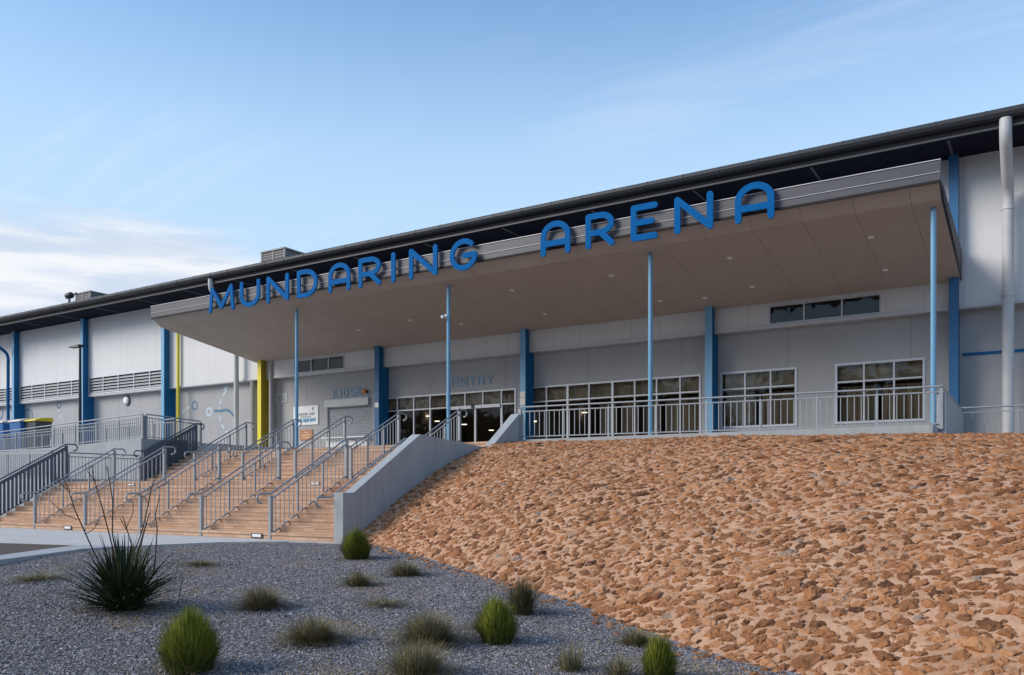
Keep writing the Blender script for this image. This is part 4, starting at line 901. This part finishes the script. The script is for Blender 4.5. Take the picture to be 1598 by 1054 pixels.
for i, (c_, a_, b_) in enumerate(word2): letter(s2, c_, XA(a_, LYF), XA(b_, LYF), z0_, z1_, 0.190, LYF, LYB, M['letter'], True)
def small_word(txt, px0, px1, z0, z1, w, name, label):
    x0, x1 = GX(px0), GX(px1); root = thing(name, label, 'sign', (x0, WY, z0)); n_ = len(txt)
    ws = [0.35 if c_ == 'I' else 1.0 for c_ in txt]; gap = 0.28; tot = sum(ws) + gap * (n_ - 1); u_ = (x1 - x0) / tot; x = x0
    for c_, q_ in zip(txt, ws): letter(root, c_, x, x + q_ * u_, z0, z1, w, WY - 0.03, WY - 0.004, M['lblue']); x += (q_ + gap) * u_
small_word('ENTRY', 706, 771, 4.62 + EYE, 5.03 + EYE, 0.065, 'entry_lettering', 'faint blue ENTRY lettering on the grey wall above the glass doors')
small_word('KIOSK', 520.5, 566, 4.56 + EYE, 5.00 + EYE, 0.065, 'kiosk_lettering', 'faint blue KIOSK lettering on the grey wall above the roller door')

# ---- wall signs
sx0, sx1 = GX(459), GX(497.3); sz0, sz1 = ZA(478, 663.5, WY), ZA(478, 634, WY)
sb = thing('notice_board', 'white notice board with dark heading and blue pictures beside the roller door', 'sign', ((sx0 + sx1) / 2, WY, sz0))
q = MB(); q.box(sx0, sx1, WY - 0.05, WY - 0.004, sz0, sz1); q.build('board', M['white'], sb)
q = MB(); ww_ = sx1 - sx0; hh_ = sz1 - sz0
nx = 9; lw = ww_ * 0.80 / (nx * 1.25)
for i, c_ in enumerate('MUNDARING'):
    x = sx0 + ww_ * 0.09 + i * lw * 1.27 * 0.98; 
    mbx = MB()
    for k_, s_ in enumerate(GL[c_]): ribbon(q, [(x + u_ * lw * (0.85 if c_ != 'I' else 1), sz0 + hh_ * (0.50 + 0.13 * v_)) for u_, v_ in s_], 0.022, WY - 0.056 - 0.0006 * k_, WY - 0.052)
x = sx0 + ww_ * 0.30
for i, c_ in enumerate('ARENA'):
    for k_, s_ in enumerate(GL[c_]): ribbon(q, [(x + i * lw * 1.25 + u_ * lw * 0.85, sz0 + hh_ * (0.39 + 0.065 * v_)) for u_, v_ in s_], 0.014, WY - 0.056 - 0.0006 * k_, WY - 0.052)
ribbon(q, [(sx0 + ww_ * 0.80, sz0 + hh_ * 0.78), (sx0 + ww_ * 0.80, sz0 + hh_ * 0.88)], 0.07, WY - 0.056, WY - 0.052)
q.build('text', M['ink'], sb)
q = MB()
for i in range(3):
    a_ = sx0 + ww_ * (0.12 + 0.275 * i); n_ = 8; top = sz0 + hh_ * 0.34
    vs = [(a_, WY - 0.055, top), (a_ + ww_ * 0.25, WY - 0.055, top)]; bot = [(a_ + ww_ * 0.25 * (1 - w / n_), WY - 0.055, sz0 + hh_ * (0.13 + 0.07 * (((i + 1 - w / n_) / 3 * 2 - 1) ** 2))) for w in range(n_ + 1)]
    q.add((vs + bot)[::-1], [tuple(range(len(vs + bot)))])
q.build('picture', M['photoblue'], sb)
bx0, bx1 = GX(469), GX(488.5); bz0, bz1 = ZA(478, 687, WY), ZA(478, 671, WY)
sb = thing('direction_plate', 'small orange brown plate fixed below the white notice board', 'sign', ((bx0 + bx1) / 2, WY, bz0))
q = MB(); q.box(bx0, bx1, WY - 0.04, WY - 0.004, bz0, bz1); q.build('board', M['brownsign'], sb)
q = MB()
for i, (a_, b_) in enumerate(((0.3, 0.7), (0.12, 0.88), (0.2, 0.8))): z = bz0 + (bz1 - bz0) * (0.72 - 0.24 * i); q.box(bx0 + (bx1 - bx0) * a_, bx0 + (bx1 - bx0) * b_, WY - 0.044, WY - 0.041, z - 0.03, z + 0.03)
q.build('text_line', M['signtext'], sb)

# ---- lamps and fittings
x, z = GX(199), ZA(199, 625.5, WY); l = thing('wall_lamp', 'round white bulkhead lamp on the grey wall left of the canopy', 'lamp', (x, WY, z))
q = MB(); q.tube([(x, WY - 0.003, z), (x, WY - 0.08, z)], [0.30, 0.30], 18); q.build('base', M['bin_grey'], l); q = MB(); q.tube([(x - 0.03, WY - 0.081, z), (x - 0.03, WY - 0.13, z), (x - 0.03, WY - 0.16, z)], [0.25, 0.22, 0.10], 18); q.build('lens', M['white'], l)
x, z = GX(573), ZA(573, 611.5, WY); l = thing('warning_lamp', 'small orange warning lamp on the wall beside the dark blue column', 'lamp', (x, WY, z))
q = MB(); q.tube([(x, WY - 0.003, z), (x, WY - 0.165, z)], 0.07, 12); q.build('base', M['bin_grey'], l); q = MB(); q.tube([(x, WY - 0.17, z - 0.02), (x, WY - 0.20, z), (x, WY - 0.24, z), (x, WY - 0.27, z)], [0.12, 0.13, 0.11, 0.04], 14); q.build('lens', M['orange'], l)
x, z = XA(697.5, PY), ZA(697, 495, PY); l = thing('security_camera', 'small white security camera fixed high on a pale blue canopy post', 'camera', (x, PY, z))
q = MB(); q.box(x - 0.03, x + 0.05, PY - 0.10, PY - 0.07, z - 0.05, z + 0.08); q.build('bracket', M['white'], l); q = MB(); q.tube([(x - 0.02, PY - 0.10, z), (x - 0.06, PY - 0.24, z - 0.03)], 0.055, 12); q.tube([(x - 0.06, PY - 0.241, z - 0.03), (x - 0.063, PY - 0.25, z - 0.032)], 0.04, 12); q.build('housing', M['white'], l)
# street lamp on the service yard
LYY = 26.0; x = XA(125, LYY); zt = ZA(125, 541, LYY); l = thing('street_lamp', 'slim black street lamp with flat head before the left columns', 'street lamp', (x, LYY, 3.05))
q = MB(); q.tube([(x, LYY, 3.05), (x, LYY, zt)], [0.085, 0.06], 10); q.tube([(x, LYY, 3.05), (x, LYY, 3.25)], 0.12, 10); q.build('pole', M['poleblack'], l)
q = MB(); q.hexa([(x - 0.85, LYY - 0.17, zt - 0.01), (x + 0.08, LYY - 0.17, zt - 0.03), (x + 0.08, LYY + 0.17, zt - 0.03), (x - 0.85, LYY + 0.17, zt - 0.01), (x - 0.85, LYY - 0.12, zt + 0.05), (x + 0.08, LYY - 0.14, zt + 0.1), (x + 0.08, LYY + 0.14, zt + 0.1), (x - 0.85, LYY + 0.12, zt + 0.05)]); q.build('head', M['poleblack'], l)
# wheelie bins
def bin_(px, Y, body, lid, label, zb=3.05, hgt=1.62):
    x = XA(px, Y); b = thing('wheelie_bin', label, 'bin', (x, Y, zb), 'bins behind the ramp railing'); w = 0.50; d = 0.40
    q = MB(); q.hexa([(x - w * .8, Y - d * .8, zb + 0.08), (x + w * .8, Y - d * .8, zb + 0.08), (x + w * .8, Y + d * .8, zb + 0.08), (x - w * .8, Y + d * .8, zb + 0.08), (x - w, Y - d, zb + hgt * 0.86), (x + w, Y - d, zb + hgt * 0.86), (x + w, Y + d, zb + hgt * 0.86), (x - w, Y + d, zb + hgt * 0.86)]); q.build('body', body, b, bevel=0.02)
    q = MB(); z = zb + hgt * 0.865; q.prismx([(Y - d - 0.05, z), (Y - d - 0.03, z + 0.06), (Y - 0.1, z + 0.16), (Y + d, z + 0.2), (Y + d + 0.05, z)], x - w - 0.04, x + w + 0.04); q.build('lid', lid, b, bevel=0.015)
    q = MB()
    for s_ in (-1, 1): q.tube([(x + s_ * w * .75, Y + d * .8, zb + 0.1), (x + s_ * w * .92, Y + d * .8, zb + 0.1)], 0.1, 14)
    q.build('wheel', M['poleblack'], b)
bin_(9, 22.3, M['bin_blue'], M['cream'], 'blue wheelie bin with cream lid, at the left picture edge')
bin_(36, 22.3, M['bin_blue'], M['cream'], 'blue wheelie bin with cream lid, next to the yellow lidded bin')
bin_(60, 22.5, M['bin_grey'], M['bin_yellow'], 'dark wheelie bin with bright yellow lid behind the ramp railing')
# rooftop units
def hvac(px0, px1, pyt, Y, w_depth, h_, label):
    x0, x1 = XA(px0, Y), XA(px1, Y); zt = ZA((px0 + px1) / 2, pyt, Y); a_ = thing('air_conditioner', label, 'air conditioner', ((x0 + x1) / 2, Y, zt - h_), 'rooftop air conditioners')
    q = MB(); q.box(x0 + 0.03, x1 - 0.03, Y + 0.03, Y + w_depth - 0.03, zt - h_, zt - 0.03); q.build('casing', M['hvacdark'], a_)
    q = MB(); n_ = 2; fw = 0.10
    for i in range(n_ + 1): x = x0 + (x1 - x0) * i / n_; q.box(x - fw / 2, x + fw / 2, Y - 0.004, Y + 0.10, zt - h_, zt - 0.08)
    for y in (Y + w_depth / 2, Y + w_depth - 0.06): q.box(x1 - 0.06, x1 + 0.05, y - 0.05, y + 0.05, zt - h_, zt - 0.08)
    q.box(x0 - 0.06, x1 + 0.06, Y - 0.03, Y + w_depth + 0.03, zt - 0.08, zt); q.box(x0 - 0.05, x1 + 0.05, Y - 0.01, Y + w_depth, zt - h_, zt - h_ + 0.25)
    q.build('frame', M['hvac'], a_)
    q = MB(); 
    for i in range(int((h_ - 0.4) / 0.14)):
        z = zt - 0.16 - i * 0.14; q.box(x0 + 0.06, x1 - 0.06, Y + 0.012, Y + 0.028, z - 0.05, z); q.box(x1 - 0.028, x1 - 0.012, Y + 0.12, Y + w_depth - 0.12, z - 0.05, z)
    q.build('grille', M['hvac'], a_)
    return a_
hvac(408, 443.5, 389.5, 32.5, 3.2, 1.8, 'square louvred air conditioner on the roof above the first sign letters')
hvac(118, 140, 456, 32.0, 5.2, 1.7, 'smaller louvred air conditioner on the roof near the left columns')
Y = 31.0; x = XA(108, Y); z = ZA(108, 462, Y); l = thing('roof_vent', 'small dark roof cowl on bent pipe left of the smaller air conditioner', 'vent', (x, Y, SZ + 0.5))
q = MB(); q.tube([(x, Y, SZ + 0.4), (x, Y, z), (x + 0.5, Y + 0.2, z + 0.15)], 0.08, 8); q.build('pipe', M['hvac'], l); q = MB(); q.tube([(x - 0.35, Y, z - 0.02), (x - 0.2, Y, z), (x + 0.25, Y, z + 0.02), (x + 0.35, Y, z + 0.05)], [0.10, 0.2, 0.2, 0.05], 10); q.build('cowl', M['poleblack'], l)

# ------------------------------------------------------------------ plants
def tuft(name, label, group, px, py, h_, w_, n, m, kind='green', lean=0.5, tintr=(0.2, 0.9), wid=0.006, curl=0.25, mound=None, cat='grass', root=None, part='leaves'):
    b = PG(px, py); root = root or thing(name, label, cat, tuple(b), group); Vs = []; Fs = []; Ts = []; off = 0; rs = np.random.RandomState(int(px * 7 + py)); pa, pb, pc, pd = rs.uniform(0, 6.28, 4); clx = rs.normal(0, 0.05 * w_, (9, 2)); clh = rs.uniform(0.82, 1.12, 9)
    for i in range(n):
        a_ = rs.uniform(0, 2 * math.pi); r0 = rs.uniform(0, 1) ** 0.6 * w_ * 0.16; u_ = rs.uniform(0, 1)
        if kind == 'cone': # rounded upright crown
            lob = 1 + 0.10 * math.sin(2 * a_ + pa) + 0.08 * math.sin(3 * a_ + pb) + 0.06 * math.sin(7 * a_ + pc); ci = rs.randint(9); rad = (u_ ** 0.55) * w_ / 2; hh = h_ * math.sqrt(max(0.05, 1 - (rad / (w_ / 2 * 1.12)) ** 2)) * (0.60 + 0.48 * rs.uniform(0, 1) ** 0.7) * clh[ci]; z0 = hh * rs.uniform(0.0, 0.2)
        else: rad = u_ ** 0.7 * w_ / 2; hh = h_ * (1 - lean * u_ ** 2) * rs.uniform(0.45, 1.0); z0 = 0
        d = np.array([math.cos(a_), math.sin(a_), 0]); side = np.array([-d[1], d[0], 0]) * wid * rs.uniform(0.6, 1.3); seg = 4; t_ = rs.uniform(*tintr)
        if kind == 'cone': start = d * rad * 0.66; end = d * rad * lob * rs.uniform(0.85, 1.12) + np.array([clx[ci][0], clx[ci][1], 0])
        else: start = d * r0; end = d * rad
        jit = rs.normal(0, 0.03 * w_, 3); jit[2] = 0
        for s_ in range(seg + 1):
            f = s_ / seg; p_ = start + (end - start + jit) * (f ** (1.5 if kind != 'cone' else 0.9 + 0.5 * u_)); z = z0 + (hh - z0) * (f ** (1 - curl * u_)) if kind != 'droop' else hh * math.sin(f * 2.2) / math.sin(min(2.2, math.pi / 2)); wdt = 1 - f ** 2 * 0.9
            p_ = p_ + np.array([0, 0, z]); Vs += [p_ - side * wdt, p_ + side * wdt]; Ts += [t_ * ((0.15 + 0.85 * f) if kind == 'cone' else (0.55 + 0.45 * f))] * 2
        for s_ in range(seg): q_ = off + 2 * s_; Fs.append((q_, q_ + 1, q_ + 3, q_ + 2))
        off += 2 * (seg + 1)
    V_ = np.array(Vs) + np.array(b); npmesh(part, V_, np.array(Fs), m, root, Ts); return root
GB = 'bright green bushes on the gravel'
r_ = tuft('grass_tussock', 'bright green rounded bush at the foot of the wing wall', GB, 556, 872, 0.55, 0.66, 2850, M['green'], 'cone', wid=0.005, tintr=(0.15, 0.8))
tuft('', '', GB, 556, 872, 0.25, 1.05, 380, M['dull'], 'fan', lean=0.8, wid=0.0028, tintr=(0.4, 0.8), root=r_, part='dry_skirt')
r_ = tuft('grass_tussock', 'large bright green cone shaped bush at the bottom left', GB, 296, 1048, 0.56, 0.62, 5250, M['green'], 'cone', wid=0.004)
tuft('', '', GB, 296, 1050, 0.27, 1.05, 380, M['dull'], 'fan', lean=0.8, wid=0.0028, tintr=(0.4, 0.8), root=r_, part='dry_skirt')
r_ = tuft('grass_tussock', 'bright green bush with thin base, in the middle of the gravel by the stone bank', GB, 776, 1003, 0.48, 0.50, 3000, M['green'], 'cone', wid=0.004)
tuft('', '', GB, 776, 1003, 0.22, 0.81, 380, M['dull'], 'fan', lean=0.8, wid=0.0028, tintr=(0.4, 0.8), root=r_, part='dry_skirt')
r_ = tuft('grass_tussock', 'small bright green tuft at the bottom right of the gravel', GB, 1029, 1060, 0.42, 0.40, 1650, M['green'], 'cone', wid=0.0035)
tuft('', '', GB, 1029, 1060, 0.18, 0.62, 380, M['dull'], 'fan', lean=0.8, wid=0.0028, tintr=(0.4, 0.8), root=r_, part='dry_skirt')
DG = 'dry grass tufts on the gravel'
dull = [(407, 950, .26, .60, 700, 'dry tufted grass right of the dark spiky plant'), (487, 1003, .25, .62, 800, 'wide low dry tuft right of the large cone shaped bush'), (668, 1006, .32, .66, 1000, 'olive dry tuft left of the middle bright green bush'),
        (632, 898, .22, .62, 500, 'low dry tuft beside the stone bank toe near the small round bush'), (558, 914, .20, .52, 420, 'thin dry tuft below the small round bush'), (650, 1056, .30, .60, 700, 'dry tuft cut by the bottom picture edge'),
        (815, 958, .44, .50, 420, 'dark wiry tuft behind the middle bright green bush'), (993, 1006, .16, .40, 350, 'very small dry tuft above the bottom right green tuft'), (890, 1046, .26, .40, 130, 'sparse brown twiggy weed at the bottom of the gravel'),
        (60, 905, .10, .9, 260, 'flat dry weeds near the kerb'), (310, 882, .10, .8, 220, 'flat dry weeds behind the dark spiky plant'), (965, 1058, .22, .4, 120, 'sparse twiggy weed left of the bottom right green tuft'), (600, 945, .09, .7, 200, 'flat dry weeds in the centre of the gravel'), (760, 985, .16, .5, 300, 'brown grass skirt left of the middle bright green bush')]
for px, py, h_, w_, n_, lab in dull:
    tuft('dry_grass', lab, DG, px, py, h_ * 1.25, w_ * 1.75, int(n_ * 2.2), M['dull'], 'fan', lean=0.8, wid=0.0028, tintr=(0.1, 0.95) if px not in (815,) else (0.0, 0.3))
# dark strappy plant with bare flower stems
def flax():
    b = PG(195, 952); s_ = (b - Vector((0, 0, EYE))).length / 1331; root = thing('flax_plant', 'dark green spiky flax plant with tall bare stems in front of the stairs', 'plant', tuple(b)); rs = np.random.RandomState(5)
    Vs = []; Fs = []; off = 0; r_ = np.array([cS, sS, 0]); d_ = np.array([-sS, cS, 0])
    def blade(a_, out, hgt, droop, w0, x0=0):
        nonlocal off
        d = r_ * math.cos(a_) + d_ * math.sin(a_); side = np.array([-d[1], d[0], 0.0]); seg = 8
        tw = rs.uniform(-0.8, 0.8); side = side * math.cos(tw) + np.array([0, 0, 1]) * math.sin(tw) * 0.4
        for k_ in range(seg + 1):
            f = k_ / seg; p_ = d * (x0 + out * f ** 1.25); z = hgt * (f - droop * f ** 3); w = w0 * (1 - f ** 1.6) * (0.6 + 0.9 * min(f * 4, 1)) + 0.0012
            q_ = np.array(b) + p_ + np.array([0, 0, z]); fold = np.array([0, 0, -0.25 * w]); Vs.extend([q_ - side * w, q_ + fold, q_ + side * w])
        for k_ in range(seg): o = off + 3 * k_; Fs.extend([(o, o + 1, o + 4, o + 3), (o + 1, o + 2, o + 5, o + 4)])
        off += 3 * (seg + 1)
    for i in range(290):
        a_ = rs.uniform(0, 2 * math.pi); u_ = rs.uniform(0, 1) ** 0.8; L_ = rs.uniform(72, 118) * s_
        th = u_ * R(74); blade(a_, L_ * math.sin(th) * 0.95, L_ * math.cos(th) * 1.05 + 0.02, rs.uniform(0.05, 0.5) * (0.2 + u_), rs.uniform(0.014, 0.023), rs.uniform(0, 0.16))
    for i in range(45): blade(rs.uniform(0, 6.3), rs.uniform(0.42, 0.66), rs.uniform(0.05, 0.24), rs.uniform(0.3, 0.9), rs.uniform(0.011, 0.018), 0.04)
    npmesh('leaves', np.array(Vs), np.array(Fs), M['flax'], root)
    def P3(px, py, dd=0.0): # point near the plant at a photo offset from its base, dd metres deeper
        v = np.array(b) + r_ * ((px - 195) * s_) + d_ * dd; return Vector((v[0], v[1], b.z + (952 - py) * s_))
    stems = [[(168, 900), (150, 862), (137, 835), (128, 815), (118, 785), (105, 772), (98, 760)], [(182, 890), (172, 850), (160, 805), (150, 770), (146, 748)], [(186, 880), (180, 845), (180, 800), (174, 760), (172, 750)],
             [(200, 900), (198, 860), (190, 835), (186, 820)], [(207, 900), (212, 870), (222, 842), (230, 810), (236, 780), (243, 765), (244, 750)], [(231, 900), (234, 870), (236, 840), (233, 818), (240, 790)], [(212, 880), (226, 835), (232, 815)],
             [(140, 845), (152, 838), (158, 826)], [(128, 825), (112, 818), (95, 803), (90, 798)], [(196, 838), (206, 815), (207, 800)], [(231, 806), (226, 795), (214, 790)], [(240, 780), (252, 775), (256, 772)], [(118, 785), (110, 770), (106, 752)], [(150, 770), (140, 757), (137, 748)], [(270, 945), (276, 900), (268, 895), (262, 935)], [(196, 838), (188, 822), (192, 828)]]
    q = MB()
    for k_, s in enumerate(stems):
        dd = rs.uniform(-0.12, 0.12); pts = [P3(x_ + rs.uniform(-.6, .6), y_, dd * (1 if k_ < 7 else 0.3)) for x_, y_ in s]; r0 = 0.0095 if k_ < 7 else 0.0055; q.tube(pts, [r0 * (1 - 0.6 * i / len(pts)) for i in range(len(pts))], 5)
        if k_ < 7:
            for p_, p2 in zip(pts[2:], pts[3:]):
                for _ in range(3): t0 = p_.lerp(p2, rs.uniform(0, 1)); q.tube([t0, t0 + Vector((rs.uniform(-.035, .035), rs.uniform(-.03, .03), rs.uniform(0.01, .05)))], [0.003, 0.0015], 4)
    q.build('stems', M['stem'], root)
flax()

# ---- distant wood behind the viewpoint, mirrored in the hall's glass
def wood():
    Vs = []; rs = np.random.RandomState(3)
    for i in range(34):
        x = -95 + i * 5.2 + rs.uniform(-2, 2); y = -52 + rs.uniform(-9, 9) + abs(x + 20) * 0.15; h_ = rs.uniform(17, 24); n = 2600
        for c_ in range(7):
            cc = np.array([x + rs.normal(0, 2.0), y + rs.normal(0, 2.0), -1 + h_ * rs.uniform(0.15, 0.9)]); rad = rs.uniform(2.2, 3.8)
            p_ = rs.normal(0, 1, (n // 7, 3)); p_ /= np.linalg.norm(p_, axis=1)[:, None]; p_ = cc + p_ * rad * rs.uniform(0.5, 1, (n // 7, 1)) ** 0.5; s_ = rs.uniform(0.25, 0.5, (n // 7, 1, 1))
            a_ = rs.normal(0, 1, (n // 7, 3)); a_ /= np.linalg.norm(a_, axis=1)[:, None]; b_ = np.cross(a_, rs.normal(0, 1, (n // 7, 3))); b_ /= np.linalg.norm(b_, axis=1)[:, None] + 1e-6
            Vs.append((p_[:, None] + s_ * np.stack([-a_ - b_, a_ - b_, a_ + b_, -a_ + b_], 1)).reshape(-1, 3))
    V_ = np.concatenate(Vs); F_ = np.arange(len(V_)).reshape(-1, 4); o = npmesh('wood', V_, F_, M['leaf']); o['kind'] = 'stuff'
    return o
wood()
